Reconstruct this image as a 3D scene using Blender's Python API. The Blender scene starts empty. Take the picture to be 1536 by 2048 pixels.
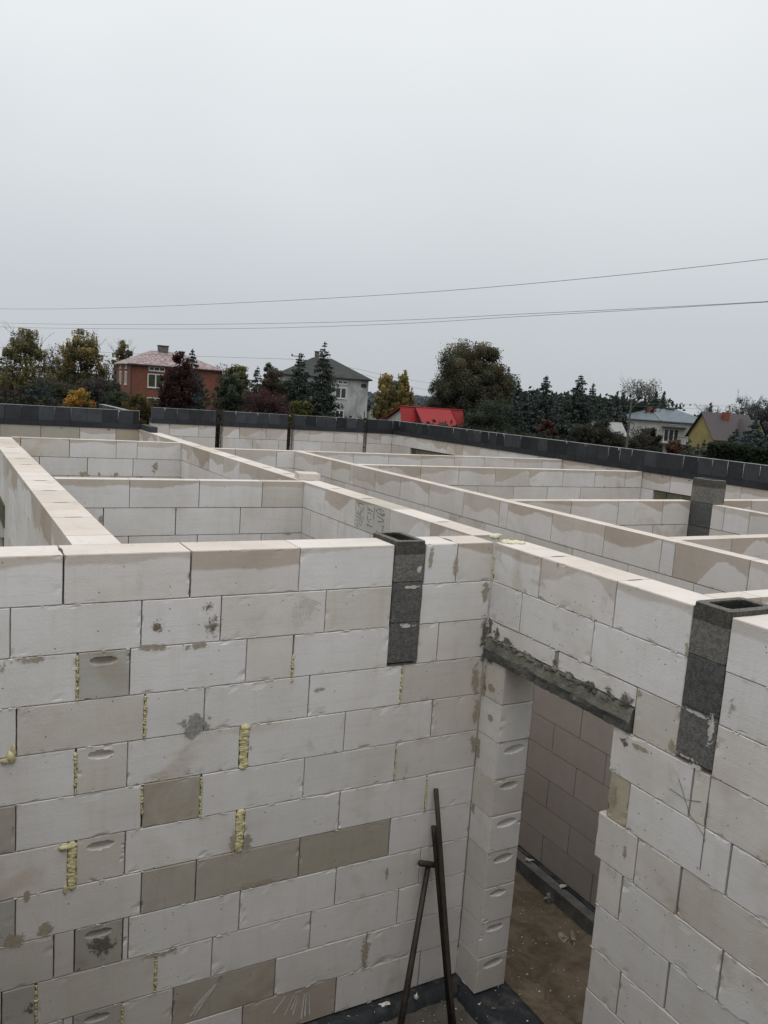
import bpy, math, random
import numpy as np
from mathutils import Vector, Matrix, noise
random.seed(7); np.random.seed(7)
S = bpy.context.scene
col = S.collection
PI = math.pi

# ------------------------------------------------------------------ camera (surveyed from the block courses)
F = 1634.86
CP = np.array([-3.0323, -4.0382, 3.7843])
CR = np.array([0.8777765, -0.4740109, 0.0694404])
CU = np.array([0.0057644, 0.1553880, 0.9878367])
CD = np.array([0.4790356, 0.8666996, -0.1391284])
cam = bpy.data.cameras.new('camera'); camo = bpy.data.objects.new('camera', cam); col.objects.link(camo)
cam.sensor_fit = 'HORIZONTAL'; cam.sensor_width = 36.0; cam.lens = F/1536*36.0
cam.clip_start = 0.05; cam.clip_end = 5000
Mx = Matrix((( CR[0], CU[0], -CD[0], CP[0]), (CR[1], CU[1], -CD[1], CP[1]), (CR[2], CU[2], -CD[2], CP[2]), (0,0,0,1)))
camo.matrix_world = Mx
S.camera = camo
S.render.resolution_x = 768; S.render.resolution_y = 1024
S.view_settings.view_transform = 'Standard'; S.view_settings.look = 'None'; S.view_settings.exposure = 0
try:
    S.cycles.use_denoising = True
    S.cycles.max_bounces = 6; S.cycles.diffuse_bounces = 4; S.cycles.transparent_max_bounces = 12
except Exception: pass

FWD = np.array([math.sin(0.504923), math.cos(0.504923), 0.0])   # horizontal viewing direction
RGT = np.array([math.cos(0.504923), -math.sin(0.504923), 0.0])
def hor(px): return 739.757 + px*0.070295
def ground_z(x, y):
    v = np.array([x-CP[0], y-CP[1], 0]); dep = v@FWD; lat = v@RGT
    near = max(0.0, dep-16)
    k = min(1.0, near/20.0)
    return -0.55 - 0.009*near - 0.028*k*max(0.0, min(lat, 90)) - 0.0*lat
def at(px, py, depth):
    """ground spot (x, y) at a depth in metres, and the height z seen at picture row py"""
    px0 = px - 0.0703*(hor(px)-py)
    ray = CD + (px0-768)/F*CR - (hor(px0)-1024)/F*CU
    p = CP + ray*depth
    return p[0], p[1], CP[2] + (hor(px)-py)/F*depth

# ------------------------------------------------------------------ object helpers
def tag(o, label=None, cat=None, group=None, kind=None):
    if label: o['label'] = label
    if cat: o['category'] = cat
    if group: o['group'] = group
    if kind: o['kind'] = kind
    return o
def empty(name, loc=(0,0,0), rz=0.0):
    o = bpy.data.objects.new(name, None); o.location = loc; o.rotation_euler = (0,0,rz); o.empty_display_size = .2
    col.objects.link(o); return o
def link(name, me, parent=None, mat=None):
    o = bpy.data.objects.new(name, me); col.objects.link(o)
    if parent is not None: o.parent = parent
    if mat is not None:
        me.materials.clear(); me.materials.append(mat)
    return o

class MB:
    def __init__(s): s.v=[]; s.f=[]; s.uv=[]; s.tone=[]; s.par=[]; s.smooth=False
    def face(s, idx, uv=None, tone=(1,1,1), par=(0,0,0)):
        s.f.append(idx)
        if uv is None: uv=[(0,0)]*len(idx)
        s.uv += uv; s.tone += [tone]*len(idx); s.par += [par]*len(idx)
    def quad(s, pts, **k):
        n=len(s.v); s.v += [tuple(p) for p in pts]; s.face(tuple(range(n,n+len(pts))), **k)
    def box(s, a, b, **k):
        x0,y0,z0=a; x1,y1,z1=b
        n=len(s.v)
        s.v += [(x0,y0,z0),(x1,y0,z0),(x1,y1,z0),(x0,y1,z0),(x0,y0,z1),(x1,y0,z1),(x1,y1,z1),(x0,y1,z1)]
        for q in ((0,3,2,1),(4,5,6,7),(0,1,5,4),(1,2,6,5),(2,3,7,6),(3,0,4,7)):
            s.face(tuple(n+i for i in q), **k)
    def tube(s, pts, r, n=6, cap=True, **k):
        pts=[Vector(p) for p in pts]
        if not isinstance(r,(list,tuple)): r=[r]*len(pts)
        base=len(s.v)
        for i,p in enumerate(pts):
            d=(pts[min(i+1,len(pts)-1)]-pts[max(i-1,0)])
            if d.length<1e-9: d=Vector((0,0,1))
            d.normalize()
            a=d.orthogonal().normalized() if abs(d.z)>.95 else d.cross(Vector((0,0,1))).normalized()
            b=d.cross(a)
            for j in range(n):
                t=2*PI*j/n; s.v.append(tuple(p+(a*math.cos(t)+b*math.sin(t))*r[i]))
        for i in range(len(pts)-1):
            for j in range(n):
                j2=(j+1)%n
                s.face((base+i*n+j, base+(i+1)*n+j, base+(i+1)*n+j2, base+i*n+j2), **k)
        if cap:
            s.face(tuple(base+j for j in range(n)), **k)
            e=base+(len(pts)-1)*n
            s.face(tuple(e+n-1-j for j in range(n)), **k)
    def blob(s, c, r, seed=0, rough=.25, seg=8, rings=6, **k):
        base=len(s.v); c=Vector(c)
        for i in range(rings+1):
            th=PI*i/rings
            for j in range(seg):
                ph=2*PI*j/seg
                d=Vector((math.sin(th)*math.cos(ph), math.sin(th)*math.sin(ph), math.cos(th)))
                q=1+rough*noise.noise(d*1.6+Vector((seed*3.1,seed*1.7,seed)))*2
                s.v.append((c.x+d.x*r[0]*q, c.y+d.y*r[1]*q, c.z+d.z*r[2]*q))
        for i in range(rings):
            for j in range(seg):
                j2=(j+1)%seg
                s.face((base+i*seg+j, base+(i+1)*seg+j, base+(i+1)*seg+j2, base+i*seg+j2), **k)
    def build(s, name, mat, parent=None, smooth=False, flip=False):
        me=bpy.data.meshes.new(name)
        f=[tuple(reversed(q)) for q in s.f] if flip else s.f
        uv=s.uv; tone=s.tone; par=s.par
        if flip:
            uv=[];tone=[];par=[];i=0
            for q in s.f:
                n=len(q); uv+=s.uv[i:i+n][::-1]; tone+=s.tone[i:i+n]; par+=s.par[i:i+n]; i+=n
        me.from_pydata(s.v,[],f)
        l=me.uv_layers.new(name='blk'); l.data.foreach_set('uv', np.array(uv,dtype=np.float32).ravel())
        for nm,dat in (('tone',tone),('par',par)):
            a=me.color_attributes.new(name=nm,type='FLOAT_COLOR',domain='CORNER')
            arr=np.ones((len(dat),4),dtype=np.float32); arr[:,:3]=np.array(dat,dtype=np.float32); a.data.foreach_set('color',arr.ravel())
        if smooth: me.polygons.foreach_set('use_smooth',[True]*len(me.polygons))
        me.update()
        return link(name, me, parent, mat)

# ------------------------------------------------------------------ materials
class NT:
    def __init__(s, name):
        s.m=bpy.data.materials.new(name); s.m.use_nodes=True; s.t=s.m.node_tree; s.t.nodes.clear()
        s.out=s.n('ShaderNodeOutputMaterial')
    def n(s, typ, **kw):
        x=s.t.nodes.new(typ)
        for k,v in kw.items(): setattr(x,k,v)
        return x
    def l(s,a,b): s.t.links.new(a,b)
    def val(s, inp, v):
        if isinstance(v, bpy.types.NodeSocket): s.l(v, inp)
        else: inp.default_value = v
    def math(s, op, a, b=0.0, c=0.0, clamp=False):
        x=s.n('ShaderNodeMath',operation=op,use_clamp=clamp); s.val(x.inputs[0],a); s.val(x.inputs[1],b)
        if op in('MULTIPLY_ADD','SMOOTH_MIN'): s.val(x.inputs[2],c)
        return x.outputs[0]
    def mr(s, v, a, b, c=0.0, d=1.0, smooth=True):
        x=s.n('ShaderNodeMapRange'); x.interpolation_type='SMOOTHSTEP' if smooth else 'LINEAR'
        s.val(x.inputs[0],v); s.val(x.inputs[1],a); s.val(x.inputs[2],b); s.val(x.inputs[3],c); s.val(x.inputs[4],d)
        return x.outputs[0]
    def mix(s, f, a, b, blend='MIX'):
        x=s.n('ShaderNodeMix',data_type='RGBA',blend_type=blend)
        s.val(x.inputs[0],f); s.val(x.inputs[6],a); s.val(x.inputs[7],b); return x.outputs[2]
    def noise(s, vec, scale, detail=3.0, rough=.55, dist=0.0):
        x=s.n('ShaderNodeTexNoise'); x.inputs['Scale'].default_value=scale; x.inputs['Detail'].default_value=detail
        x.inputs['Roughness'].default_value=rough; x.inputs['Distortion'].default_value=dist
        if vec is not None: s.l(vec,x.inputs['Vector'])
        return x.outputs['Fac']
    def obj(s): return s.n('ShaderNodeTexCoord').outputs['Object']
    def geo(s): return s.n('ShaderNodeNewGeometry').outputs['Position']
    def attr(s, name): return s.n('ShaderNodeAttribute',attribute_name=name).outputs['Color']
    def mapping(s, vec, scale, loc=(0,0,0), rot=(0,0,0)):
        x=s.n('ShaderNodeMapping'); s.l(vec,x.inputs[0]); x.inputs['Scale'].default_value=scale; x.inputs['Location'].default_value=loc; x.inputs['Rotation'].default_value=rot
        return x.outputs[0]
    def bsdf(s, colr, rough=.9, bump=None, bstr=.3, bdist=.01, metal=0.0, spec=.3, alpha=None, trans=None):
        b=s.n('ShaderNodeBsdfPrincipled'); s.val(b.inputs['Base Color'],colr); s.val(b.inputs['Roughness'],rough)
        b.inputs['Metallic'].default_value=metal; b.inputs['Specular IOR Level'].default_value=spec
        if bump is not None:
            n=s.n('ShaderNodeBump'); n.inputs['Strength'].default_value=bstr; n.inputs['Distance'].default_value=bdist
            s.l(bump,n.inputs['Height']); s.l(n.outputs[0],b.inputs['Normal'])
        if alpha is not None: s.val(b.inputs['Alpha'],alpha)
        out=b.outputs[0]
        if trans is not None:
            t=s.n('ShaderNodeBsdfTranslucent'); s.val(t.inputs[0],colr); mx=s.n('ShaderNodeMixShader'); mx.inputs[0].default_value=trans
            s.l(out,mx.inputs[1]); s.l(t.outputs[0],mx.inputs[2]); out=mx.outputs[0]
        s.l(out,s.out.inputs[0]); return b
def c4(c): return (c[0],c[1],c[2],1.0)

def mat_aac():
    t=NT('aerated_concrete')
    P=t.geo(); uvn=t.n('ShaderNodeUVMap',uv_map='blk').outputs[0]
    sep=t.n('ShaderNodeSeparateXYZ'); t.l(uvn,sep.inputs[0]); u=sep.outputs[0]; v=sep.outputs[1]
    tone=t.attr('tone'); par=t.attr('par')
    sp=t.n('ShaderNodeSeparateXYZ'); t.l(par,sp.inputs[0]); wet=sp.outputs[0]; seed=sp.outputs[1]; smear=sp.outputs[2]
    # damp upper part of a block, with a wandering edge
    cmb=t.n('ShaderNodeCombineXYZ'); t.l(u,cmb.inputs[0]); t.l(t.math('MULTIPLY',seed,37.0),cmb.inputs[1])
    nw=t.noise(cmb.outputs[0],1.7,1.0,.35); nw2=t.noise(P,22.0,2.0,.5)
    thr=t.math('MULTIPLY',wet,t.math('ADD',t.mr(nw,.33,.67,.12,1.55,False),t.math('MULTIPLY',t.math('SUBTRACT',nw2,.5),.12)))
    d=t.math('SUBTRACT',thr,v)
    wm=t.mr(d,t.math('MULTIPLY_ADD',nw2,-.03,.004),.010)
    wm=t.math('MULTIPLY',wm,t.math('MULTIPLY_ADD',t.math('FRACT',t.math('MULTIPLY',seed,7.3)),.45,.6))
    wm=t.math('MULTIPLY',wm,t.math('GREATER_THAN',wet,.002))
    n1=t.noise(P,2.3,4.0,.6); n2=t.noise(P,14.0,3.0,.6)
    base=t.mix(t.mr(n1,.3,.75),tone,t.mix(1.0,tone,(.90,.89,.87,1),'MULTIPLY'))
    base=t.mix(t.mr(n2,.45,.8,0,.5),base,t.mix(1.0,base,(.94,.925,.90,1),'MULTIPLY'))
    base=t.mix(wm,base,t.mix(1.0,base,(.73,.665,.59,1),'MULTIPLY'))
    # brighter rim of efflorescence just under the damp edge
    rim=t.math('MULTIPLY',t.mr(d,-.03,-.004),t.math('SUBTRACT',1.0,wm)); rim=t.math('MULTIPLY',rim,t.math('GREATER_THAN',wet,.002))
    base=t.mix(t.math('MULTIPLY',rim,.10),base,(.70,.69,.67,1))
    # broad olive-beige tint wandering through a block, faint saw streaks
    tb=t.noise(P,1.9,3.0,.6,.8)
    base=t.mix(t.math('MULTIPLY',t.mr(tb,.50,.68),t.math('MULTIPLY_ADD',smear,.9,.16)),base,t.mix(1.0,base,(.86,.815,.755,1),'MULTIPLY'))
    sg=t.noise(t.mapping(P,(2.0,2.0,42.0),rot=(.06,.05,0)),1.6,3.0,.6)
    base=t.mix(t.mr(sg,.48,.72,0,.38),base,t.mix(1.0,base,(.86,.845,.82,1),'MULTIPLY'))
    sv=t.noise(t.mapping(P,(16.0,16.0,1.4)),1.0,3.0,.6)
    base=t.mix(t.mr(sv,.52,.72,0,.35),base,t.mix(1.0,base,(.88,.86,.81,1),'MULTIPLY'))
    # glue smears hugging the bed joints
    edge=t.math('MAXIMUM',t.mr(v,.0,.035,1,0),t.mr(v,.2,.24,0,1))
    sm=t.noise(P,11.0,4.0,.65,.6)
    smk=t.math('MULTIPLY',t.mr(t.math('ADD',sm,t.math('MULTIPLY',edge,.13)),.70,.74),t.math('MAXIMUM',smear,.25))
    base=t.mix(smk,base,(.35,.305,.235,1))
    # large greyish dirt bloom
    dn=t.noise(P,5.5,5.0,.7,.4)
    base=t.mix(t.math('MULTIPLY',t.mr(dn,.56,.75),t.math('MULTIPLY_ADD',smear,.55,.12)),base,(.33,.31,.27,1))
    # pores
    vo=t.n('ShaderNodeTexVoronoi'); vo.inputs['Scale'].default_value=26.0; t.l(P,vo.inputs['Vector'])
    sc=t.n('ShaderNodeSeparateXYZ'); t.l(vo.outputs['Color'],sc.inputs[0])
    pm=t.math('MULTIPLY',t.mr(vo.outputs['Distance'],.07,.14,1,0),t.math('GREATER_THAN',sc.outputs[0],.86))
    base=t.mix(t.math('MULTIPLY',pm,.75),base,(.09,.085,.075,1))
    vo2=t.n('ShaderNodeTexVoronoi'); vo2.inputs['Scale'].default_value=190.0; t.l(P,vo2.inputs['Vector'])
    base=t.mix(t.mr(vo2.outputs['Distance'],.05,.3,.16,0),base,(.2,.19,.17,1))
    h=t.math('ADD',t.math('MULTIPLY',t.noise(P,55.0,4.0,.7),.6),t.math('MULTIPLY',vo2.outputs['Distance'],.4))
    h=t.math('SUBTRACT',h,t.math('MULTIPLY',pm,.8))
    t.bsdf(base,.95,h,.45,.004,spec=.15)
    return t.m
def mat_plain(name, c, c2=None, scale=8.0, rough=.85, bscale=60.0, bstr=.3, bdist=.004, metal=0.0, spec=.3, lo=.35, hi=.7, stretch=None, world=True):
    t=NT(name); P=t.geo() if world else t.obj()
    if stretch: P=t.mapping(P,stretch)
    n=t.noise(P,scale,5.0,.62,.3)
    cc=t.mix(t.mr(n,lo,hi),c4(c),c4(c2 if c2 else tuple(x*.7 for x in c)))
    t.bsdf(cc,rough,t.noise(P,bscale,4.0,.65),bstr,bdist,metal,spec)
    return t.m
def mat_tone(name, rough=.85, nscale=10, amt=.25, bscale=50, bstr=.3, bdist=.004, spec=.25, dust=None, dustlo=.55,dusthi=.75):
    t=NT(name); P=t.geo(); tone=t.attr('tone'); n=t.noise(P,nscale,5.0,.65,.3)
    cc=t.mix(t.mr(n,.3,.7,0,amt),tone,t.mix(1.0,tone,(.35,.35,.35,1),'MULTIPLY'))
    if dust: cc=t.mix(t.mr(t.noise(P,nscale*1.7,5.0,.7,.8),dustlo,dusthi,0,.6),cc,c4(dust))
    t.bsdf(cc,rough,t.noise(P,bscale,4.0,.65),bstr,bdist,0,spec); return t.m

M={}
M['aac']=mat_aac()
M['core']=mat_plain('joint_mortar',(.10,.095,.085),(.05,.048,.042))
M['duct']=mat_tone('lightweight_concrete',.95,60,.75,140,1.0,.012,.1,(.33,.32,.29),.58,.8)
M['lintel']=mat_tone('mossy_concrete',.9,9,.6,60,1.0,.012,.2,(.21,.20,.155),.5,.75)
M['bitumen']=mat_tone('bitumen_coating',.7,7,.45,90,.35,.004,.2,(.075,.078,.08),.55,.85)
M['membrane']=mat_plain('damp_proof_membrane',(.018,.021,.026),(.085,.078,.066),7,.6,30,.8,.01,lo=.45,hi=.72)
M['glue']=mat_plain('white_glue',(.62,.61,.57),(.45,.43,.38),20)
M['foam']=mat_plain('mounting_foam',(.60,.56,.33),(.42,.37,.19),35,.7,80,.4,.004)
M['glue_d']=mat_plain('dull_glue',(.42,.42,.41),(.14,.14,.14),40)
M['foam_p']=mat_plain('pale_foam',(.68,.65,.50),(.58,.54,.36),30,.8,70,.5,.004)
M['slot']=mat_plain('grip_hollow_shade',(.10,.095,.085),(.05,.05,.045),20)
M['pencil']=mat_plain('carpenter_pencil',(.07,.065,.06),(.12,.115,.10),40)
M['steel']=mat_plain('rusty_steel',(.034,.027,.022),(.06,.042,.03),22,.75,70,.5,.003,.3,.4)
M['steel2']=mat_plain('dark_steel',(.022,.020,.019),(.05,.036,.028),25,.6,70,.4,.002,.4,.4)
M['shade_plank']=mat_plain('shade_deck_plank',(.16,.12,.08),(.10,.078,.055),4,stretch=(1,12,1))
M['rebar']=mat_plain('rebar_rust',(.05,.028,.02),(.03,.02,.017),30)

def mat_decal(name, c, c2, nscale=9.0, thr=.5, soft=.10):
    t=NT(name); uvn=t.n('ShaderNodeUVMap',uv_map='blk').outputs[0]
    ln=t.n('ShaderNodeVectorMath',operation='LENGTH'); t.l(uvn,ln.inputs[0]); P=t.geo()
    n=t.noise(P,nscale*2.2,6.0,.72,1.0)
    m=t.math('SUBTRACT',t.math('MULTIPLY_ADD',t.math('SUBTRACT',n,.5),3.4,thr+.30),ln.outputs['Value'])
    a=t.math('MULTIPLY',t.mr(m,-.05,soft*3.0),t.math('MULTIPLY_ADD',t.noise(P,7,3.0),.7,.45),clamp=True)
    cc=t.mix(t.mr(t.noise(P,60,3.0),.35,.7),c4(c),c4(c2))
    t.bsdf(cc,.95,None,alpha=a,spec=.1); return t.m
M['d_brown']=mat_decal('dried_mud_stain',(.13,.10,.07),(.20,.165,.12),14,.12,.12)
M['d_tan']=mat_decal('glue_stain',(.38,.335,.26),(.31,.27,.20),6,.25,.05)
M['d_dark']=mat_decal('wet_cement_stain',(.095,.09,.07),(.15,.14,.11),10,.22,.05)
M['d_chip']=mat_decal('broken_face',(.33,.32,.30),(.22,.215,.20),8,.3,.03)
M['d_white']=mat_decal('white_glue_smear',(.60,.60,.57),(.52,.51,.47),8,.3,.05)

# ------------------------------------------------------------------ block walls
H=2.94; CH=.245; BH=.2425
WHITE=(.675,.660,.650); BEIGE=(.58,.548,.508); PINK=(.64,.609,.588); DARK=(.41,.385,.338); GREY=(.45,.435,.40)
def frame(axis, f):
    if axis=='x': return (lambda s,t,z:(s,f+t,z)), False
    return (lambda s,t,z:(f+t,s,z)), True
def block(m, T, s0,s1,t0,t1,z0,z1, tone, par, detail=0, pocket=False, mirror=False):
    L=s1-s0; hh=z1-z0
    if detail:
        st=.0075 if pocket else .034
        def grid(n,l):
            k=max(2,int(l/n)); a=[0,.004,.011]+[.02+(l-.04)*i/k for i in range(k+1)]+[l-.011,l-.004,l]
            return a if l>.06 else [0,l]
        us=grid(st,L); vs=grid(st,hh); base=len(m.v)
        sd=par[1]*50
        for vi,vv in enumerate(vs):
            for ui,uu in enumerate(us):
                s=s0+uu; z=z0+vv
                e=min(uu,L-uu,vv,hh-vv)
                d=0.0
                if e<.0035: d=.003
                if e<.03:
                    nn=noise.noise(Vector((s*16,z*16,sd)))+.5*noise.noise(Vector((s*50,z*50,sd)))
                    if nn>.42: d+=(nn-.42)*.03*(1-e/.03)
                d+=.0011*noise.noise(Vector((s*5,z*5,sd+9)))+.0011
                ds=dz=0
                if e<.0005:
                    w=.0016*noise.noise(Vector((s*28,z*28,sd+3)))
                    if uu<.001: ds=abs(w)
                    if uu>L-.001: ds=-abs(w)
                    if vv<.001: dz=abs(w)
                    if vv>hh-.001: dz=-abs(w)
                if pocket:
                    pw=.5+.5*math.sin(sd*7); pu=(uu-L*.5-.02*(pw-.5))/(.060+.018*pw); pv=(vv-(hh-.045-.012*pw)-.12*(uu-L*.5)*(pw-.4))/(.020+.006*pw); r=pu*pu+pv*pv
                    if r<1: d+=.040*math.sqrt(1-r)
                m.v.append(T(s+ds,t0+d,z+dz))
        nu=len(us)
        for vi in range(len(vs)-1):
            for ui in range(nu-1):
                a=base+vi*nu+ui
                m.face((a,a+1,a+nu+1,a+nu), uv=[(us[ui],hh-vs[vi]),(us[ui+1],hh-vs[vi]),(us[ui+1],hh-vs[vi+1]),(us[ui],hh-vs[vi+1])], tone=tone, par=par)
        t0b=t0+.0045
    else:
        t0b=t0
        m.quad([T(s0,t0,z0),T(s1,t0,z0),T(s1,t0,z1),T(s0,t0,z1)], uv=[(0,hh),(L,hh),(L,0),(0,0)], tone=tone, par=par)
    pt=(0,par[1],par[2]*.4)
    tt=(tone[0]*.99,tone[1]*.945,tone[2]*.90)
    m.quad([T(s0,t0b,z1),T(s1,t0b,z1),T(s1,t1,z1),T(s0,t1,z1)], uv=[(0,.12)]*4, tone=tt, par=pt)
    m.quad([T(s0,t0b,z0),T(s0,t1,z0),T(s1,t1,z0),T(s1,t0b,z0)], uv=[(0,.12)]*4, tone=tone, par=pt)
    m.quad([T(s1,t1,z0),T(s0,t1,z0),T(s0,t1,z1),T(s1,t1,z1)], uv=[(0,hh),(L,hh),(L,0),(0,0)], tone=tone, par=par)
    m.quad([T(s0,t1,z0),T(s0,t0b,z0),T(s0,t0b,z1),T(s0,t1,z1)], uv=[(0,hh),(.2,hh),(.2,0),(0,0)], tone=tone, par=par)
    m.quad([T(s1,t0b,z0),T(s1,t1,z0),T(s1,t1,z1),T(s1,t0b,z1)], uv=[(0,hh),(.2,hh),(.2,0),(0,0)], tone=tone, par=par)
def rnd_tone(warm=0.0):
    r=random.random()
    if r<.62-warm: b=WHITE
    elif r<.84: b=PINK
    else: b=BEIGE
    k=random.uniform(.94,1.04); return tuple(x*k for x in b)
def wall(name, label, axis, f, thick, a, b, rows=None, phase=0.0, nrows=12, skip=None, spec=None, gaps=None, detail=0,
         wet1=.11, warm=.1, gap=.0055, group=None, cat='wall', top=H, slots=False, widen=None):
    root=empty(name, (0,0,0)); tag(root,label,cat,group)
    T,mir=frame(axis,f); m=MB(); core=MB(); sl=MB()
    for k in range(1,nrows+1):
        z1=top-(k-1)*CH; z0=z1-(BH if detail else .239)
        js=None
        if rows and k in rows: js=sorted(rows[k])
        if js is None:
            p=phase+(0 if k%2 else .3); js=[]; s=p-.6*math.ceil((p-a)/.6)
            while s<b-.06:
                if s>a+.06: js.append(s)
                s+=.6
        js=[a]+[j for j in js if a+.01<j<b-.01]+[b]
        sk=(skip or {}).get(k,[])
        for i in range(len(js)-1):
            s0,s1=js[i],js[i+1]
            if any(p<= (s0+s1)/2 <=q for p,q in sk): continue
            for p,q in sk:
                if s0<p<s1: s1=p
                if s0<q<s1: s0=q
            g=gap*random.uniform(.5,1.2)*(1 if detail else 1.6)
            g0=g1=g/2
            if widen:
                g0=widen.get((k,round(s0,2)),g0); g1=widen.get((k,round(s1,2)),g1)
            if s0==a: g0=0
            if s1==b: g1=0
            mid=(s0+s1)/2; tone=rnd_tone(warm); wet=0; sm=.25*random.random()**2; pk=False
            if k==1: wet=wet1*random.choice((.5,.8,1,1,1.3,1.8))
            for sp in (spec or []):
                if sp[0]==k and sp[1]<=mid<=sp[2]:
                    if len(sp)>3 and sp[3]: kk=random.uniform(.96,1.03); tone=tuple(x*kk for x in sp[3])
                    if len(sp)>4 and sp[4] is not None: wet=sp[4]
                    if len(sp)>5 and sp[5] is not None: sm=sp[5]
                    if len(sp)>6: pk=sp[6]
            if detail or label.startswith('thin partition'):   # shade of the room put into the tone, darker toward the floor
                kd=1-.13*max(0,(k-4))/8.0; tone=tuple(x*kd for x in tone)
            dt=random.uniform(-.002,.002) if detail else 0
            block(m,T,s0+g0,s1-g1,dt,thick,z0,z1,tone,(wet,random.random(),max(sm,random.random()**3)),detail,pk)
            if k==1 and slots and random.random()<.75 and s1<b-.1:
                c=s1; w=.008*random.uniform(.7,1.3); lt=.055; cc=thick*.52
                pts=[T(c+w*math.sin(q*PI/6), cc+lt*math.cos(q*PI/6), z1+.0015) for q in range(12)]
                sl.quad(pts)
        segs=[(a,b)]
        for p,q in sk:
            ns=[]
            for x,y in segs:
                if q<=x or p>=y: ns.append((x,y)); continue
                if p>x: ns.append((x,p))
                if q<y: ns.append((q,y))
            segs=ns
        for x,y in segs:
            zt=z1+(.0025 if k>1 else -.012)
            c0=T(x+.012,min(.046,thick*.35),z0-.0); c1=T(y-.012,thick-.012,zt)
            core.box(c0,c1)
    m.build('blockwork',M['aac'],root,flip=mir)
    core.build('joint_mortar',M['core'],root)
    if sl.v: sl.build('grip_slots',M['slot'],root,flip=mir if False else not mir)
    return root
def decal(root, axis, f, s, z, rs, rz, mat, name='stain', off=.0022):
    T,mir=frame(axis,f); m=MB()
    m.quad([T(s-rs,-off,z-rz),T(s+rs,-off,z-rz),T(s+rs,-off,z+rz),T(s-rs,-off,z+rz)],uv=[(-1,-1),(1,-1),(1,1),(-1,1)])
    return m.build(name,M[mat],root,flip=mir)
def foam(root, axis, f, s, z0, z1, w=.010, wide=False):
    T,mir=frame(axis,f); m=MB(); z=z0; i=0
    if wide:
        while z<z1:
            h=random.uniform(.012,.022)
            c=T(s+random.uniform(-.003,.003),.004,z); r=(w*random.uniform(.9,1.15),.014,h) if axis=='x' else (.014,w*random.uniform(.9,1.15),h)
            m.blob(c,r,seed=random.random()*99,rough=.2,seg=9,rings=7); z+=h*.75
    else:
        while z<z1:
            h=random.uniform(.005,.014); ww=w*random.uniform(.3,.95)
            if random.random()<.06: ww*=1.8; h*=1.5
            c=T(s+random.uniform(-.002,.002),0.0,z); r=(ww,.007,h) if axis=='x' else (.007,ww,h)
            m.blob(c,r,seed=random.random()*99,rough=.5,seg=8,rings=6); z+=h*random.uniform(.8,2.2)
    return m.build('foam_seam',M['foam'],root,smooth=True)

D1=(-.705,-.505)       # concrete duct in the front wall
rows1={1:[-2.51,-1.90,-1.30,-.71,-.50,-.27],2:[-2.74,-2.14,-1.73,-1.13,-.71,-.505],3:[-2.44,-2.19,-1.58,-1.31,-.70,-.505,-.36],
 4:[-2.71,-2.11,-1.80,-1.20,-.60],5:[-2.44,-2.19,-1.57,-.96,-.36],6:[-2.71,-2.11,-1.80,-1.20,-.60],7:[-2.45,-2.19,-1.57,-.96,-.36],
 8:[-2.71,-2.10,-1.81,-1.20,-.60],9:[-2.53,-2.43,-2.19,-2.16,-1.55,-.95,-.36],10:[-2.77,-2.61,-2.01,-1.70,-1.10,-.50],
 11:[-2.48,-2.43,-2.18,-1.91,-1.31,-.71],12:[-2.1,-1.50,-.90,-.30]}
for k in rows1:      # carry the bond on to the left, out of sight
    s=min(rows1[k])-.6
    while s>-4.5: rows1[k].append(s); s-=.6
spec1=[(1,-3.2,-2.51,WHITE,.05,0),(1,-2.51,-1.90,PINK,.062,0),(1,-1.90,-1.30,PINK,.095,0),(1,-1.30,-.71,WHITE,.035,0),(1,-.505,-.27,WHITE,.0,.5),(1,-.27,0,PINK,.05,.3),
 (2,-2.74,-2.14,WHITE,0,0),(2,-2.14,-1.73,WHITE,0,.1),(2,-1.73,-1.13,PINK,0,.35),(2,-1.13,-.71,BEIGE,0,0),(2,-.5,0,WHITE,0,0),
 (3,-2.44,-2.19,GREY,0,.2,True),(3,-3.1,-2.44,WHITE,0,.3),(3,-2.19,-1.58,WHITE,0,0),(3,-1.58,-1.31,PINK,0,.1),(3,-1.31,-.7,WHITE,0,0),(3,-.5,-.36,PINK,0,0),(3,-.36,0,PINK,0,.3),
 (4,-2.71,-2.11,BEIGE,0,.5),(4,-2.11,-1.2,WHITE,0,0),(4,-1.2,-.6,WHITE,0,0),(4,-.6,0,BEIGE,0,.2),
 (5,-2.44,-2.19,BEIGE,0,.3,True),(5,-2.19,-.96,WHITE,0,0),(5,-.96,-.36,WHITE,0,0),(5,-.36,0,BEIGE,0,.1),
 (6,-3.2,-2.71,DARK,0,0),(6,-2.71,-2.11,WHITE,0,0),(6,-2.11,-1.8,(.43,.40,.35),0,.4),(6,-1.8,-.6,WHITE,0,0),(6,-.6,0,PINK,0,.1),
 (7,-2.45,-2.19,BEIGE,0,.2,True),(7,-3.1,-2.45,PINK,0,.2),(7,-2.19,-.36,WHITE,0,0),
 (8,-3.2,-2.71,GREY,0,0),(8,-2.10,-1.81,DARK,0,.1),(8,-1.81,-1.20,DARK,0,.2),(8,-1.2,-.6,(.39,.36,.30),0,.2),(8,-.6,0,WHITE,0,0),
 (9,-2.43,-2.19,(.40,.38,.345),0,.9,True),(9,-2.16,-.36,WHITE,0,0),(10,-2.77,-2.61,GREY,0,.7),(10,-2.01,-.5,WHITE,0,0),
 (11,-2.43,-2.18,GREY,0,.6,True),(11,-1.91,-1.31,(.42,.385,.33),0,.4),(11,-1.31,-.71,WHITE,0,0),(12,-1.5,-.9,(.44,.395,.345),0,.3),(12,-.9,0,WHITE,0,0)]
wd1={}
for k,s,w in ((5,-1.57,.026),(7,-1.57,.026),(7,-2.45,.022)): wd1[(k,s)]=w
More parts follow.
